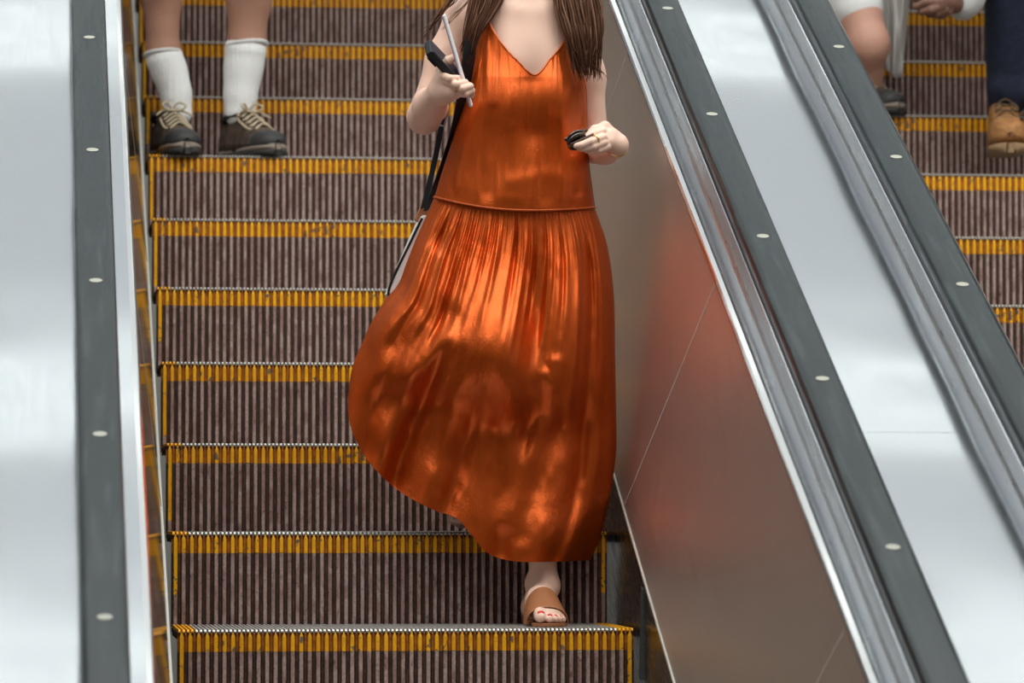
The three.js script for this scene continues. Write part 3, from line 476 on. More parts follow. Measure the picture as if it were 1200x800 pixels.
part('waist_seam', tube(bodice_hem.map(p => p.clone().add(new V3(0, 0, -0.002))), 0.0032, 120, 6), M.satinTrim, dress, 'raised seam where the skirt is gathered on');
for (const [x, xb] of [[563, 575], [672, 660]]) {
  const s = x < 600 ? 1 : -1, pts = [P(x, x < 600 ? 30 : 50, ZW + 0.068), P(x + s * 1, 8, ZW + 0.048), P(x + s * 2, -13, ZW - 0.005), P(x + s * 3, 0, ZW - 0.06), P(xb, 56, ZW - 0.10)];
  part('strap', ribbon(pts, pts.map(() => new V3(1, 0, 0)), 0.018, 0.003, 30), M.satin, dress, 'orange shoulder strap');
}
// --- hair: cap, back and loose locks
{
  const r = rng(88), geos = [], tips = [], H0 = ell(w3(622, -142, -0.02), [0.088, 0.11, 0.104], 0.02);
  geos.push(surfNet((x, y, z) => Math.max(boneSdf([H0, cap(w3(622, -110, -0.085), w3(620, 40, -0.125), 0.07, 0.05, 0.05)])(x, y, z), -boneSdf([ell(w3(622, -108, 0.085), [0.066, 0.085, 0.075], 0.01)])(x, y, z)), [...bonesBox([H0, cap(w3(622, -110, -0.085), w3(620, 40, -0.125), 0.08, 0.07)], 0.02)[0]], [...bonesBox([H0, cap(w3(622, -110, -0.085), w3(620, 40, -0.125), 0.08, 0.07)], 0.02)[1]], 0.008));
  const lock = (pts, rad, jit, bin) => { const p = pts.map(([x, y, d], i) => P(x + (r() - 0.5) * jit * (0.4 + i / pts.length), y + (r() - 0.5) * jit * 0.6, ZW + d + (r() - 0.5) * jit * 0.0012)); const c = new THREE.CatmullRomCurve3(p), n = 22, R = 5, pos = [], uv = [], idx = [], fr = c.computeFrenetFrames(n); for (let i = 0; i <= n; i++) { const q = c.getPoint(i / n), ra = rad * (1 - 0.85 * Math.pow(i / n, 3)); for (let k = 0; k < R; k++) { const a = k / R * 6.283, v = q.clone().addScaledVector(fr.normals[i], Math.cos(a) * ra).addScaledVector(fr.binormals[i], Math.sin(a) * ra); pos.push(v.x, v.y, v.z); uv.push(k / R, i / n); if (i < n) { const A = i * R + k, B = i * R + (k + 1) % R; idx.push(A, A + R, B, B, A + R, B + R); } } } bin.push(makeGeo(pos, uv, idx)); };
  for (let i = 0; i < 280; i++) { const u = r(), x0 = mix(652, 690, u), end = mix(676, 700, u) + (r() - 0.5) * 10, ye = mix(62, 96, r()); lock([[mix(640, 668, u), -120, 0.03], [mix(650, 688, u), -50, 0.04], [mix(650, 703, u), 0, 0.062 + 0.02 * r()], [mix(662, 706, u), 40, 0.085 + 0.02 * r()], [end, ye, 0.09 + 0.02 * r()]], 0.0020 + 0.0016 * r(), 6, i % 6 === 0 ? tips : geos); }
  for (let i = 0; i < 7; i++) lock([[690, -20, 0.05], [700, 30, 0.08], [690 + 10 * r(), 70, 0.1], [704 + 9 * r(), 88 + 6 * r(), 0.1]], 0.0012, 6, tips);
  for (let i = 0; i < 110; i++) { const u = r(); lock([[mix(576, 602, u), -120, 0.03], [mix(560, 592, u), -45, 0.04], [mix(552, 588, u), 0, 0.055 + 0.012 * r()], [mix(546, 566, u), 35, 0.07 + 0.012 * r()], [mix(540, 556, u), mix(50, 76, r()), 0.07]], 0.0018 + 0.0012 * r(), 6, i % 3 === 0 ? tips : geos); }
  for (let i = 0; i < 12; i++) lock([[575, -60, 0.03], [548, -20, 0.03], [mix(522, 532, r()), 2, 0.03], [mix(506, 514, r()), 24, 0.03], [mix(490, 506, r()), mix(38, 52, r()), 0.02]], 0.0016, 6, i % 2 ? tips : geos);
  for (let i = 0; i < 5; i++) lock([[570, -50, 0.04], [552, -5, 0.055], [532, 20, 0.065], [518, 36, 0.06]], 0.001, 6, tips);
  const hair = part('hair', merge(geos), M.hair, woman, 'long loose dark brown hair');
  part('hair_strands', merge(tips), M.hairTip, hair, 'lighter brown strands');
}
// --- things she carries
{
  const Q = (x, y, d) => P(x, y, ZW + d);
  const slab = (name, label, cat, a, b, normalHint, w, th, mats, r) => { // a flat device from end a to end b
    const o = thing(name, label, cat), ax = b.clone().sub(a), L = ax.length(); ax.normalize();
    const n = normalHint.clone().addScaledVector(ax, -normalHint.dot(ax)).normalize(), s = new V3().crossVectors(ax, n), m = new THREE.Matrix4().makeBasis(s, ax, n); m.setPosition(a.clone().add(b).multiplyScalar(0.5));
    o.applyMatrix4(m); mats(o, L); return o;
  };
  slab('mobile_phone', 'thick black mobile phone held in the hand with the white card', 'phone', Q(536, 92, 0.205), Q(501, 55, 0.262), new V3(0.55, 0.62, 0.52), 0.066, 0.012, (o, L) => {
    part('case', new RoundedBoxGeometry(0.05, L, 0.019, 4, 0.006), M.blackLeather, o); part('screen', (() => { const g = new RoundedBoxGeometry(0.043, L - 0.012, 0.002, 2, 0.0008); g.translate(0, 0, 0.0096); return g; })(), phy({ color: rgb(0.02, 0.022, 0.028), roughness: 0.08, clearcoat: 1 }), o);
    part('camera_bump', (() => { const g = new RoundedBoxGeometry(0.02, 0.03, 0.003, 2, 0.001); g.translate(-0.014, L / 2 - 0.026, -0.0105); return g; })(), M.blackLeather, o);
  });
  slab('white_card', 'thin white card held edge-on in the same hand as the black phone', 'card', Q(552.5, 124, 0.188), Q(520.5, 17, 0.212), new V3(0.95, 0.25, 0.16), 0.08, 0.004, (o, L) => {
    part('card', new RoundedBoxGeometry(0.085, L, 0.0055, 2, 0.002), std({ color: rgb(0.92, 0.86, 0.90), roughness: 0.35 }), o); part('cover', (() => { const g = new RoundedBoxGeometry(0.083, L - 0.002, 0.0022, 2, 0.0008); g.translate(0, 0, -0.0042); return g; })(), std({ color: rgb(0.42, 0.33, 0.42), roughness: 0.4 }), o);
  });
  // folded sunglasses in the other hand
  const o = thing('sunglasses', 'dark tortoiseshell sunglasses held folded in the hand beside the dress', 'sunglasses');
  const tort = (() => { const a = noiseGrid(10, 91), b = noiseGrid(30, 92); return dataTex(128, 128, (x, y) => { const s = smooth(0.62, 0.75, a(x, y) * 0.7 + b(x, y) * 0.3); return [mix(0.10, 0.55, s), mix(0.055, 0.30, s), mix(0.045, 0.09, s)]; }); })();
  const tm = phy({ map: tort, roughness: 0.15, clearcoat: 0.8, clearcoatRoughness: 0.1 });
  const A = Q(667, 170, 0.212), B = Q(696, 157, 0.198), ax = B.clone().sub(A), L = ax.length(); ax.normalize();
  const up = new V3(0.1, 0.9, 0.55).addScaledVector(ax, -ax.dot(new V3(0.1, 0.9, 0.55))).normalize(), nn = new V3().crossVectors(ax, up);
  o.applyMatrix4(new THREE.Matrix4().makeBasis(ax, up, nn).setPosition(A));
  const rim = dx => { const g = new THREE.TorusGeometry(0.019, 0.0034, 8, 28); g.scale(1.15, 0.95, 1); g.translate(dx, 0, 0); return g; };
  part('frame', merge([rim(0.021), (() => { const g = rim(0.026); g.translate(0, 0, -0.012); return g; })()]), tm, o);
  for (const [dx, dz] of [[0.021, 0], [0.026, -0.012]]) { const g = new THREE.CylinderGeometry(0.0188, 0.0188, 0.002, 28); g.rotateX(Math.PI / 2); g.scale(1.15, 0.95, 1); g.translate(dx, 0, dz); part('lens', g, phy({ color: rgb(0.02, 0.016, 0.014), roughness: 0.06, clearcoat: 1 }), o); }
  for (const dz of [0.007, -0.019]) part('temple', (() => { const g = new RoundedBoxGeometry(L - 0.004, 0.009, 0.004, 2, 0.0015); g.translate(L / 2 - 0.002, 0.004, dz); return g; })(), tm, o);
  // shoulder bag
  const bag = thing('shoulder_bag', 'white shoulder bag with black straps hanging at the hip behind the orange dress', 'bag');
  const bm = std({ color: rgb(0.82, 0.80, 0.79), roughness: 0.5 }), dz = -0.12;
  const outline = [[494, 256], [483, 279], [455, 344], [460, 350], [545, 356], [556, 256]].map(([x, y]) => Q(x, y, dz));
  const sh = new THREE.Shape(outline.map(p => new THREE.Vector2(p.x, p.y)));
  part('body', (() => { const g = new THREE.ExtrudeGeometry(sh, { depth: 0.09, bevelEnabled: true, bevelSize: 0.004, bevelThickness: 0.004, bevelSegments: 3 }); g.translate(0, 0, ZW + dz - 0.045); return g; })(), bm, bag, 'white bag body');
  part('piping', tube([outline[0], outline[1], outline[2], outline[3], outline[4]].map(p => p.clone().add(new V3(-0.004, -0.003, 0.048))), 0.0032, 60, 6), M.blackLeather, bag, 'black edging');
  part('tab', (() => { const c = Q(497, 250, dz), g = new RoundedBoxGeometry(0.03, 0.05, 0.012, 3, 0.004); g.rotateZ(-0.45); g.translate(c.x, c.y, c.z); return g; })(), M.tanLeather, bag, 'tan leather tab');
  const s1 = [Q(566, -8, -0.01), Q(560, 8, 0.052), Q(552, 50, 0.075), Q(545, 95, 0.055), Q(533, 150, 0.01), Q(516, 205, -0.04), Q(501, 246, -0.09)];
  part('strap', ribbon(s1, s1.map(() => new V3(0.86, 0.25, -0.35)), t => 0.034 - 0.014 * smooth(0.45, 0.7, t), 0.003, 70), M.blackLeather, bag, 'broad black strap');
  const s2 = [Q(571, -6, -0.03), Q(560, 0, -0.08), Q(540, 60, -0.10), Q(521, 132, -0.085), Q(508, 195, -0.085), Q(496, 244, -0.09)];
  part('strap', ribbon(s2, s2.map(() => new V3(0.8, 0.25, 0.3)), 0.014, 0.003, 60), M.blackLeather, bag, 'narrow black strap');
  const bk = Q(519.5, 139, -0.08); part('buckle', (() => { const g = merge([new RoundedBoxGeometry(0.014, 0.004, 0.005, 2, 0.001).translate(0, 0.017, 0), new RoundedBoxGeometry(0.014, 0.004, 0.005, 2, 0.001).translate(0, -0.017, 0), new RoundedBoxGeometry(0.004, 0.036, 0.005, 2, 0.001).translate(-0.006, 0, 0), new RoundedBoxGeometry(0.004, 0.036, 0.005, 2, 0.001).translate(0.006, 0, 0)]); g.rotateZ(-0.24); g.translate(bk.x, bk.y, bk.z + 0.004); return g; })(), std({ color: rgb(0.8, 0.8, 0.8), metalness: 1, roughness: 0.2 }), bag, 'silver buckle');
}
// ------------------------------------------------------------------ bystanders
function loft(secs, p = 0.7, n = 18, flat = true) {     // sections along z: {z, w, h, y, x}
  const pos = [], uv = [], idx = [], m = flat ? n + 1 : n + 1;
  secs.forEach(({ z, w, h, y = 0, x = 0 }) => { for (let i = 0; i <= n; i++) { const a = Math.PI * i / n, c = Math.cos(a); pos.push(x + Math.sign(c) * w * Math.pow(Math.abs(c), p), y + h * Math.pow(Math.sin(a), p), z); uv.push(i / n * 0.2, z); } });
  for (let j = 0; j + 1 < secs.length; j++) for (let i = 0; i < n; i++) { const a = j * m + i, b = a + 1, c = a + m, d = c + 1; idx.push(a, c, b, b, c, d); }
  for (let j = 0; j + 1 < secs.length; j++) { const a = j * m, b = j * m + n, c = a + m, d = b + m; idx.push(a, b, c, b, d, c); }
  for (const j of [0, secs.length - 1]) for (let i = 1; i < n; i++) j ? idx.push(j * m, j * m + i, j * m + i + 1) : idx.push(0, i + 1, i);
  return makeGeo(pos, uv, idx);
}
const toeEnd = (z0, len, w0, h0, lift = 0, pw = 0.8) => [0, 18, 34, 48, 60, 70, 78, 85].map(d => { const c = Math.cos(d * DEG); return { z: z0 + len * Math.sin(d * DEG), w: w0 * Math.pow(c, pw), h: h0 * mix(1, Math.pow(c, 0.9), lift), y: 0 + h0 * 0.35 * lift * (1 - c), x: 0 }; });
const S = (z, w, h, y = 0, x = 0) => ({ z, w, h, y, x });
const leatherTex = (seed, c0, c1) => { const a = noiseGrid(14, seed), b = noiseGrid(70, seed + 1); return dataTex(128, 128, (x, y) => { const s = a(x, y) * 0.6 + b(x, y) * 0.4; return [0, 1, 2].map(k => mix(c0[k], c1[k], s)); }, true, [6, 6]); };
M.shoeUpper = std({ map: leatherTex(601, [0.20, 0.155, 0.13], [0.42, 0.34, 0.28]), roughness: 0.8 });
M.shoeDark = std({ color: rgb(0.030, 0.028, 0.029), roughness: 0.6 }); M.shoeSole = std({ color: rgb(0.03, 0.026, 0.025), roughness: 0.7 }); M.shoeMid = std({ color: rgb(0.30, 0.24, 0.20), roughness: 0.8 });
M.lace = std({ color: rgb(0.48, 0.38, 0.26), roughness: 0.8 }); M.sock = std({ color: rgb(0.84, 0.82, 0.82), roughness: 0.9, bumpMap: satinTex, bumpScale: 0.002 });
M.boot = std({ map: leatherTex(611, [0.50, 0.32, 0.17], [0.74, 0.52, 0.30]), roughness: 0.7 }); M.bootSole = std({ color: rgb(0.32, 0.19, 0.10), roughness: 0.8 });
function hikingShoe(parent, pos, yaw, pitch = 0) {
  const o = new THREE.Group(); o.name = 'shoe'; parent.add(o); o.position.copy(pos); o.rotation.set(pitch, yaw, 0, 'YXZ'); o.userData.label = 'brown hiking shoe with grey toe cap';
  const up = [S(-0.142, 0.020, 0.062), S(-0.138, 0.030, 0.082), S(-0.118, 0.037, 0.100), S(-0.08, 0.040, 0.108), S(-0.04, 0.040, 0.108), S(-0.005, 0.042, 0.100), S(0.03, 0.046, 0.086), S(0.07, 0.050, 0.068), S(0.11, 0.049, 0.054), S(0.134, 0.041, 0.046), S(0.148, 0.030, 0.036), S(0.155, 0.016, 0.022)];
  part('upper', loft(up.map(s => ({ ...s, y: 0.022 })), 0.75), M.shoeUpper, o);
  const sole = (k, y, h, e) => loft([S(-0.148, 0.024), S(-0.14, 0.036), S(-0.1, 0.041), S(-0.02, 0.041), S(0.05, 0.050), ...toeEnd(0.095, 0.070, 0.054, 0)].map(s => ({ ...s, z: s.z * k, w: s.w + e, h, y })), 0.35);
  part('outsole', sole(1.0, 0, 0.018, 0.001), M.shoeSole, o); part('midsole', sole(0.99, 0.016, 0.018, -0.0005), M.shoeMid, o);
  part('toe_cap', loft([S(0.078, 0.051, 0.060), ...toeEnd(0.095, 0.067, 0.0525, 0.057, 1)].map(s => ({ ...s, y: s.y + 0.02 })), 0.7), M.shoeDark, o);
  part('collar', tube([...Array(20)].map((_, i) => { const a = i / 20 * 6.283; return new V3(0.038 * Math.sin(a), 0.124 + 0.008 * Math.cos(a), -0.075 + 0.055 * Math.cos(a)); }), 0.009, 60, 8, true), M.shoeDark, o);
  part('tongue', loft([S(-0.04, 0.024, 0.02, 0.128), S(-0.005, 0.026, 0.02, 0.108), S(0.04, 0.026, 0.02, 0.086), S(0.075, 0.02, 0.012, 0.078)], 0.8), M.shoeDark, o);
  const lc = []; for (let k = 0; k < 5; k++) { const z = -0.012 + k * 0.02, y = 0.132 - k * 0.0105; lc.push(tube([new V3(-0.03, y - 0.012, z), new V3(0, y + 0.006, z + 0.008), new V3(0.03, y - 0.012, z + 0.016)], 0.0032, 14, 6), tube([new V3(0.03, y - 0.012, z), new V3(0, y + 0.007, z + 0.008), new V3(-0.03, y - 0.012, z + 0.016)], 0.0032, 14, 6)); }
  for (const q of [-1, 1]) { lc.push(tube([new V3(0, 0.142, -0.015), new V3(q * 0.018, 0.160, -0.005), new V3(q * 0.034, 0.150, 0.012), new V3(q * 0.02, 0.138, 0.008), new V3(0, 0.138, -0.008)], 0.0032, 24, 6), tube([new V3(0, 0.140, -0.01), new V3(q * 0.03, 0.136, 0.0), new V3(q * 0.054, 0.120, 0.02)], 0.003, 14, 6)); lc.push(tube([new V3(q * 0.032, 0.118, -0.02), new V3(q * 0.038, 0.098, 0.02), new V3(q * 0.036, 0.080, 0.06), new V3(q * 0.022, 0.078, 0.078)], 0.0038, 20, 6)); }
  part('laces', merge(lc), M.lace, o, 'tan laces tied in a bow');
}
function workBoot(parent, pos, yaw, pitch) {
  const o = new THREE.Group(); o.name = 'boot'; parent.add(o); o.position.copy(pos); o.rotation.set(pitch, yaw, 0, 'YXZ'); o.userData.label = 'tan leather work boot';
  part('upper', loft([S(-0.145, 0.026, 0.12), S(-0.13, 0.038, 0.15), S(-0.09, 0.044, 0.165), S(-0.04, 0.046, 0.16), S(0.0, 0.047, 0.125), S(0.04, 0.050, 0.095), S(0.07, 0.056, 0.084), ...toeEnd(0.09, 0.073, 0.0565, 0.082, 1)].map(s => ({ ...s, y: s.y + 0.022 })), 0.68), M.boot, o);
  part('sole', loft([S(-0.152, 0.028), S(-0.14, 0.040), S(-0.06, 0.044), S(0.03, 0.052), ...toeEnd(0.09, 0.079, 0.060, 0)].map(s => ({ ...s, h: 0.028, y: 0 })), 0.35), M.bootSole, o);
  part('toe_seam', tube([...Array(13)].map((_, i) => { const a = Math.PI * i / 12; return new V3(0.054 * Math.cos(a), 0.03 + 0.078 * Math.pow(Math.sin(a), 0.7), 0.062 + 0.012 * Math.sin(a)); }), 0.0022, 40, 6), M.bootSole, o);
  const lc = []; for (let k = 0; k < 3; k++) { const z = 0.045 - k * 0.022, y = 0.122 + k * 0.018; lc.push(tube([new V3(-0.032, y - 0.016, z), new V3(0, y + 0.004, z + 0.006), new V3(0.032, y - 0.016, z)], 0.003, 14, 6)); }
  for (const q of [-1, 1]) lc.push(tube([new V3(0, 0.14, 0.03), new V3(q * 0.02, 0.146, 0.045), new V3(q * 0.032, 0.128, 0.056), new V3(q * 0.01, 0.128, 0.05)], 0.003, 20, 6));
  part('laces', merge(lc), std({ color: rgb(0.10, 0.06, 0.035), roughness: 0.8 }), o, 'dark laces');
}
// trunk, arms and head above the frame: hips at c, standing upright and facing +z
function upper(c, k = 1) {
  const v = (x, y, z) => new V3(c.x + x * k, c.y + y * k, c.z + z * k), skin = [], shirt = [];
  skin.push(ell(v(0, 0.02, 0), [0.15 * k, 0.13 * k, 0.10 * k], 0.05), ell(v(0, 0.22, 0), [0.14 * k, 0.18 * k, 0.095 * k], 0.06), ell(v(0, 0.40, 0), [0.165 * k, 0.14 * k, 0.105 * k], 0.06), cap(v(-0.16, 0.48, 0), v(0.16, 0.48, 0), 0.055 * k, 0.055 * k, 0.05), cap(v(0, 0.5, 0), v(0, 0.62, 0.02), 0.058 * k, 0.055 * k, 0.04),
    ell(v(0, 0.73, 0.02), [0.076 * k, 0.115 * k, 0.097 * k], 0.03), ell(v(0, 0.66, 0.055), [0.05 * k, 0.05 * k, 0.05 * k], 0.03), cap(v(0, 0.735, 0.108), v(0, 0.705, 0.128), 0.008, 0.014, 0.012), ell(v(0, 0.67, 0.104), [0.024, 0.009, 0.01], 0.01), ell(v(-0.03, 0.735, 0.1), [0.014, 0.009, 0.01], 0.008), ell(v(0.03, 0.735, 0.1), [0.014, 0.009, 0.01], 0.008), ell(v(-0.078, 0.72, 0), [0.012, 0.03, 0.02], 0.01), ell(v(0.078, 0.72, 0), [0.012, 0.03, 0.02], 0.01));
  shirt.push(ell(v(0, 0.05, 0), [0.175 * k, 0.16 * k, 0.125 * k], 0.05), ell(v(0, 0.22, 0), [0.165 * k, 0.2 * k, 0.12 * k], 0.06), ell(v(0, 0.40, 0), [0.18 * k, 0.14 * k, 0.125 * k], 0.06), cap(v(-0.17, 0.48, 0), v(0.17, 0.48, 0), 0.065 * k, 0.065 * k, 0.05));
  const hair = ell(v(0, 0.775, -0.005), [0.085 * k, 0.095 * k, 0.105 * k], 0.02);
  return { v, skin, shirt, hair };
}
const fist = (c, d) => { const o = [ell(c, [0.04, 0.045, 0.03], 0.01)]; for (let i = 0; i < 4; i++) o.push(...chain([new V3(c.x - 0.027 + i * 0.018, c.y - 0.03, c.z + 0.012), new V3(c.x - 0.027 + i * 0.018, c.y - 0.065 + Math.abs(i - 1.5) * 0.006, c.z + 0.018), new V3(c.x - 0.026 + i * 0.017, c.y - 0.075 + Math.abs(i - 1.5) * 0.006, c.z - 0.006)], [0.0105, 0.0095, 0.008], 0.004)); o.push(...chain([new V3(c.x + d * 0.035, c.y - 0.005, c.z + 0.01), new V3(c.x + d * 0.045, c.y - 0.04, c.z + 0.022)], [0.012, 0.0095], 0.006)); return o; };
const hairMat = std({ color: rgb(0.06, 0.04, 0.03), roughness: 0.6 });

// --- the man with white socks, on the seventh step of the left escalator
{
  const man = thing('person', 'man in shorts, white socks and brown hiking shoes standing on the left escalator', 'person');
  const y0 = 6 * RISE, Q = (x, y, z) => P(x, y, z), skinM = std({ color: rgb(0.43, 0.215, 0.15), roughness: 0.6, map: null });
  const aL = Q(205, 128, -2.60), aR = Q(279, 124, -2.60), kL = Q(187, -32, -2.53), kR = Q(292, -32, -2.53), c = Q(242, -235, -2.66), hL = c.clone().add(new V3(-0.085, -0.02, 0)), hR = c.clone().add(new V3(0.085, -0.02, 0));
  const u = upper(c.clone(), 1.02), v = u.v;
  const b = [...u.skin, cap(hL, kL, 0.085, 0.058, 0.04), cap(hR, kR, 0.085, 0.058, 0.04), ...chain([aL, Q(206, 108, -2.60), Q(199, 85, -2.60), Q(191, 60, -2.595), Q(189, 0, -2.58), kL], [0.034, 0.032, 0.037, 0.0455, 0.055, 0.056], 0.02), ...chain([aR, Q(282, 108, -2.60), Q(285, 82, -2.60), Q(289, 50, -2.595), Q(291.5, 0, -2.58), kR], [0.036, 0.036, 0.042, 0.052, 0.063, 0.058], 0.02),
    ...chain([v(-0.20, 0.46, 0), v(-0.27, 0.2, -0.02), v(-0.26, -0.03, 0.1)], [0.05, 0.042, 0.03], 0.03), ...chain([v(0.20, 0.46, 0), v(0.27, 0.2, -0.02), v(0.26, -0.03, 0.1)], [0.05, 0.042, 0.03], 0.03)];
  part('body', merge([flesh(b, 0.0095), flesh(fist(v(-0.26, -0.09, 0.12), 1), 0.004), flesh(fist(v(0.26, -0.09, 0.12), -1), 0.004)]), skinM, man);
  part('hair', flesh([u.hair], 0.009), hairMat, man);
  part('shirt', flesh([...u.shirt, cap(v(-0.2, 0.46, 0), v(-0.25, 0.28, -0.015), 0.068, 0.06, 0.03), cap(v(0.2, 0.46, 0), v(0.25, 0.28, -0.015), 0.068, 0.06, 0.03)], 0.014), std({ color: rgb(0.22, 0.24, 0.30), roughness: 0.9 }), man);
  part('shorts', flesh([cap(hL, kL.clone().lerp(hL, 0.12), 0.108, 0.086, 0.03), cap(hR, kR.clone().lerp(hR, 0.12), 0.108, 0.086, 0.03), ell(c, [0.185, 0.12, 0.13], 0.05)], 0.012), std({ color: rgb(0.06, 0.045, 0.04), roughness: 0.9 }), man);
  // socks: tubes that follow the lower leg, with a ribbed cuff
  for (const [pts, top, rs] of [[[Q(208, 132, -2.60), Q(206, 108, -2.60), Q(199, 85, -2.60), Q(193, 69, -2.595)], Q(190.5, 60.5, -2.595), [0.042, 0.039, 0.045, 0.0535]], [[Q(281, 132, -2.60), Q(282, 108, -2.60), Q(285, 82, -2.60), Q(287.5, 60, -2.595)], Q(289, 50.5, -2.595), [0.045, 0.043, 0.050, 0.0605]]]) {
    const sk = part('sock', flesh(chain(pts, rs, 0.03), 0.005), M.sock, man, 'white knitted sock');
    const g = new THREE.TorusGeometry(rs[3] - 0.003, 0.0065, 8, 32); g.rotateX(Math.PI / 2 - 0.12); g.rotateZ(pts[3].x < 0.3 ? 0.1 : -0.06); g.translate(top.x, top.y - 0.007, top.z); part('cuff', g, M.sock, sk);
  }
  hikingShoe(man, new V3(Q(203, 178, -2.52).x, y0 + 0.0005, -2.535), 0.22); hikingShoe(man, new V3(Q(294, 178, -2.52).x, y0 + 0.0005, -2.545), 0.45);
}
// --- the person in white shorts on the right escalator
{
  const per = thing('person', 'person in white shorts with a bare knee stepping down the right escalator', 'person'), sm = std({ color: rgb(0.58, 0.30, 0.22), roughness: 0.55 }), wm = std({ color: rgb(0.86, 0.84, 0.84), roughness: 0.85 });
  const Q = (x, y, z) => P(x, y, z), k1 = Q(1016, 52, -2.74), a1 = Q(1018, 128, -2.86), h1 = Q(975, -120, -2.86), h2 = Q(935, -120, -2.86), k2 = Q(950, 55, -2.86), a2 = Q(945, 120, -2.98), c = Q(955, -135, -2.88), u = upper(c, 0.97), v = u.v;
  part('body', merge([flesh([...u.skin, cap(h1, k1, 0.085, 0.062, 0.04), cap(h2, k2, 0.085, 0.058, 0.04), cap(k1, a1, 0.058, 0.034, 0.03), cap(k2, a2, 0.054, 0.034, 0.03), ell(k1.clone().add(new V3(0.006, 0, 0.02)), [0.045, 0.05, 0.045], 0.03),
    ...chain([v(-0.2, 0.46, 0), v(-0.26, 0.2, -0.02), v(-0.22, 0, 0.12)], [0.05, 0.042, 0.03], 0.03), ...chain([v(0.2, 0.46, 0), v(0.26, 0.2, -0.02), v(0.2, 0.05, 0.15)], [0.05, 0.042, 0.03], 0.03)], 0.0095), flesh(fist(v(-0.22, -0.06, 0.13), 1), 0.004), flesh(fist(v(0.2, -0.01, 0.17), -1), 0.004)]), sm, per);
  part('hair', flesh([u.hair], 0.009), hairMat, per); part('shirt', flesh([...u.shirt, cap(v(-0.2, 0.46, 0), v(-0.24, 0.3, -0.01), 0.066, 0.06, 0.03), cap(v(0.2, 0.46, 0), v(0.24, 0.3, -0.01), 0.066, 0.06, 0.03)], 0.014), std({ color: rgb(0.5, 0.55, 0.6), roughness: 0.9 }), per);
  part('shorts', (() => { const e = Q(1004, 8, -2.775), f = Q(946, 10, -2.86); return flesh([cap(h1, e, 0.105, 0.078, 0.03), cap(h2, f, 0.105, 0.080, 0.03), ell(c, [0.18, 0.12, 0.13], 0.05)], 0.009); })(), wm, per, 'white shorts');
  hikingShoe(per, new V3(Q(1013, 135, -2.8).x, 6 * RISE + PHASE * T + 0.0005, -2.85), 0.6); hikingShoe(per, new V3(a2.x, 6 * RISE + PHASE * T + 0.0005, -2.93), -0.15);
  // cloth hanging beside the knee
  const pos = [], uv = [], idx = [], n = 26, m = 24;
  for (const sd of [0, 1]) for (let j = 0; j <= m; j++) for (let i = 0; i <= n; i++) { const s = i / n, t = j / m, x = mix(mix(1026, 1032, t), mix(1070, 1057, t), s) , y = mix(-40, mix(78, 91, smooth(0, 0.7, s)), t), p = P(x, y, -2.90 + 0.03 * Math.sin(s * 9 + t * 3) + 0.012 * Math.sin(s * 19 - t * 4) + sd * 0.012); pos.push(p.x, p.y, p.z); uv.push(s, t); }
  const q = (n + 1) * (m + 1); for (let j = 0; j < m; j++) for (let i = 0; i < n; i++) { const a = j * (n + 1) + i, b = a + 1, c2 = a + n + 1, d = c2 + 1; idx.push(a, b, c2, b, d, c2, q + a, q + c2, q + b, q + b, q + c2, q + d); }
  const rim = (a, b) => idx.push(a, b, q + a, b, q + b, q + a); for (let i = 0; i < n; i++) { rim(i + 1, i); rim(m * (n + 1) + i, m * (n + 1) + i + 1); } for (let j = 0; j < m; j++) { rim(j * (n + 1), (j + 1) * (n + 1)); rim((j + 1) * (n + 1) + n, j * (n + 1) + n); }
  single('grey_cloth', makeGeo(pos, uv, idx), std({ color: rgb(0.52, 0.48, 0.46), roughness: 0.9, side: THREE.DoubleSide }), 'crumpled light grey cloth hanging beside the bare knee', 'grey_cloth');
}
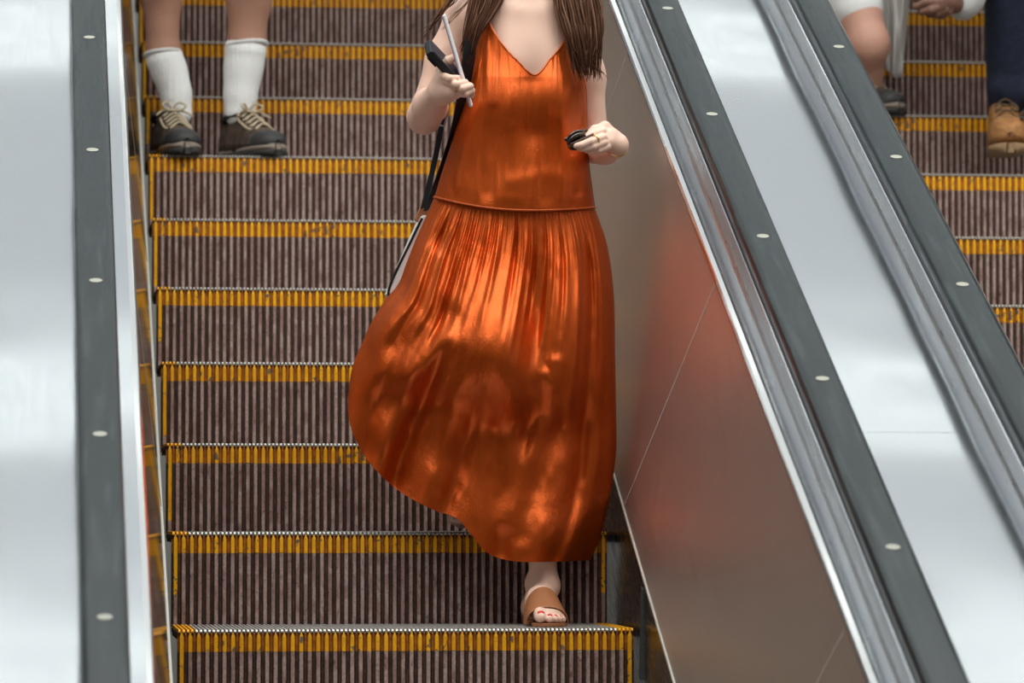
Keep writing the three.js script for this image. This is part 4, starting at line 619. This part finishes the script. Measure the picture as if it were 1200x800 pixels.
// --- the person in jeans and tan boots at the right edge
{
  const per = thing('person', 'person in navy jeans and tan boots walking down at the right edge', 'person'), sm = std({ color: rgb(0.17, 0.075, 0.05), roughness: 0.5 }), jm = std({ map: leatherTex(621, [0.06, 0.08, 0.15], [0.13, 0.16, 0.26]), roughness: 0.85 });
  const Q = (x, y, z) => P(x, y, z), c = Q(1212, -215, -2.62), h1 = Q(1190, -205, -2.60), k1 = Q(1184, -30, -2.44), a1 = Q(1181, 112, -2.55), h2 = Q(1232, -205, -2.62), k2 = Q(1226, -40, -2.60), a2 = Q(1220, 90, -2.75), u = upper(c, 1.0), v = u.v;
  const sh = v(-0.2, 0.46, 0), el = Q(1172, -70, -2.52), wr = Q(1112, 4, -2.30);
  const hand = [cap(Q(1120, 4, -2.33), Q(1098, 4, -2.26), 0.030, 0.028, 0.02), ...chain([Q(1100, 2, -2.25), Q(1084, 3, -2.24), Q(1073, 8, -2.25)], [0.013, 0.0115, 0.010], 0.004), ...chain([Q(1103, 8, -2.25), Q(1091, 12, -2.235), Q(1080, 14, -2.25)], [0.013, 0.0115, 0.010], 0.004), ...chain([Q(1107, 12, -2.26), Q(1097, 16, -2.25), Q(1088, 17, -2.265)], [0.0125, 0.011, 0.0095], 0.004), ...chain([Q(1112, 13, -2.28), Q(1105, 18, -2.27), Q(1098, 19, -2.285)], [0.0115, 0.010, 0.0085], 0.004), ...chain([Q(1098, -4, -2.27), Q(1082, -6, -2.26), Q(1070, -1, -2.265)], [0.014, 0.012, 0.010], 0.006)];
  part('body', merge([flesh([...u.skin, cap(h1, k1, 0.08, 0.056, 0.04), cap(k1, a1, 0.054, 0.036, 0.03), cap(h2, k2, 0.08, 0.056, 0.04), cap(k2, a2, 0.054, 0.036, 0.03), ...chain([sh, el, wr], [0.048, 0.04, 0.028], 0.03), ...chain([v(0.2, 0.46, 0), v(0.27, 0.2, -0.02), v(0.26, -0.03, 0.08)], [0.05, 0.042, 0.03], 0.03)], 0.0095), flesh(hand, 0.003), flesh(fist(v(0.26, -0.09, 0.1), -1), 0.004)]), sm, per);
  part('hair', flesh([u.hair], 0.009), hairMat, per);
  part('shirt', flesh([...u.shirt, ...chain([sh, el, Q(1132, -2, -2.36), Q(1128, 6, -2.35)], [0.07, 0.058, 0.050, 0.044], 0.02), cap(v(0.2, 0.46, 0), v(0.27, 0.1, 0), 0.068, 0.055, 0.03)], 0.010), std({ color: rgb(0.50, 0.49, 0.49), roughness: 0.9 }), per, 'light grey long-sleeved top');
  part('jeans', flesh([cap(h1, k1, 0.105, 0.080, 0.03), cap(k1, a1, 0.078, 0.062, 0.02), cap(h2, k2, 0.105, 0.080, 0.03), cap(k2, a2, 0.078, 0.064, 0.02), ell(c, [0.18, 0.12, 0.13], 0.05), cap(a1.clone().add(new V3(-0.02, 0.02, 0.03)), a1.clone().add(new V3(0.03, 0.012, 0.03)), 0.045, 0.045, 0.02)], 0.008), jm, per, 'navy denim jeans');
  workBoot(per, new V3(Q(1183, 178, -2.45).x, Q(1177, 178, -2.4).y, -2.50), -0.15, 0.04); workBoot(per, new V3(a2.x, 6 * RISE + PHASE * T + 0.0005, -2.78), 0, 0);
}
renderer.render(scene, camera);
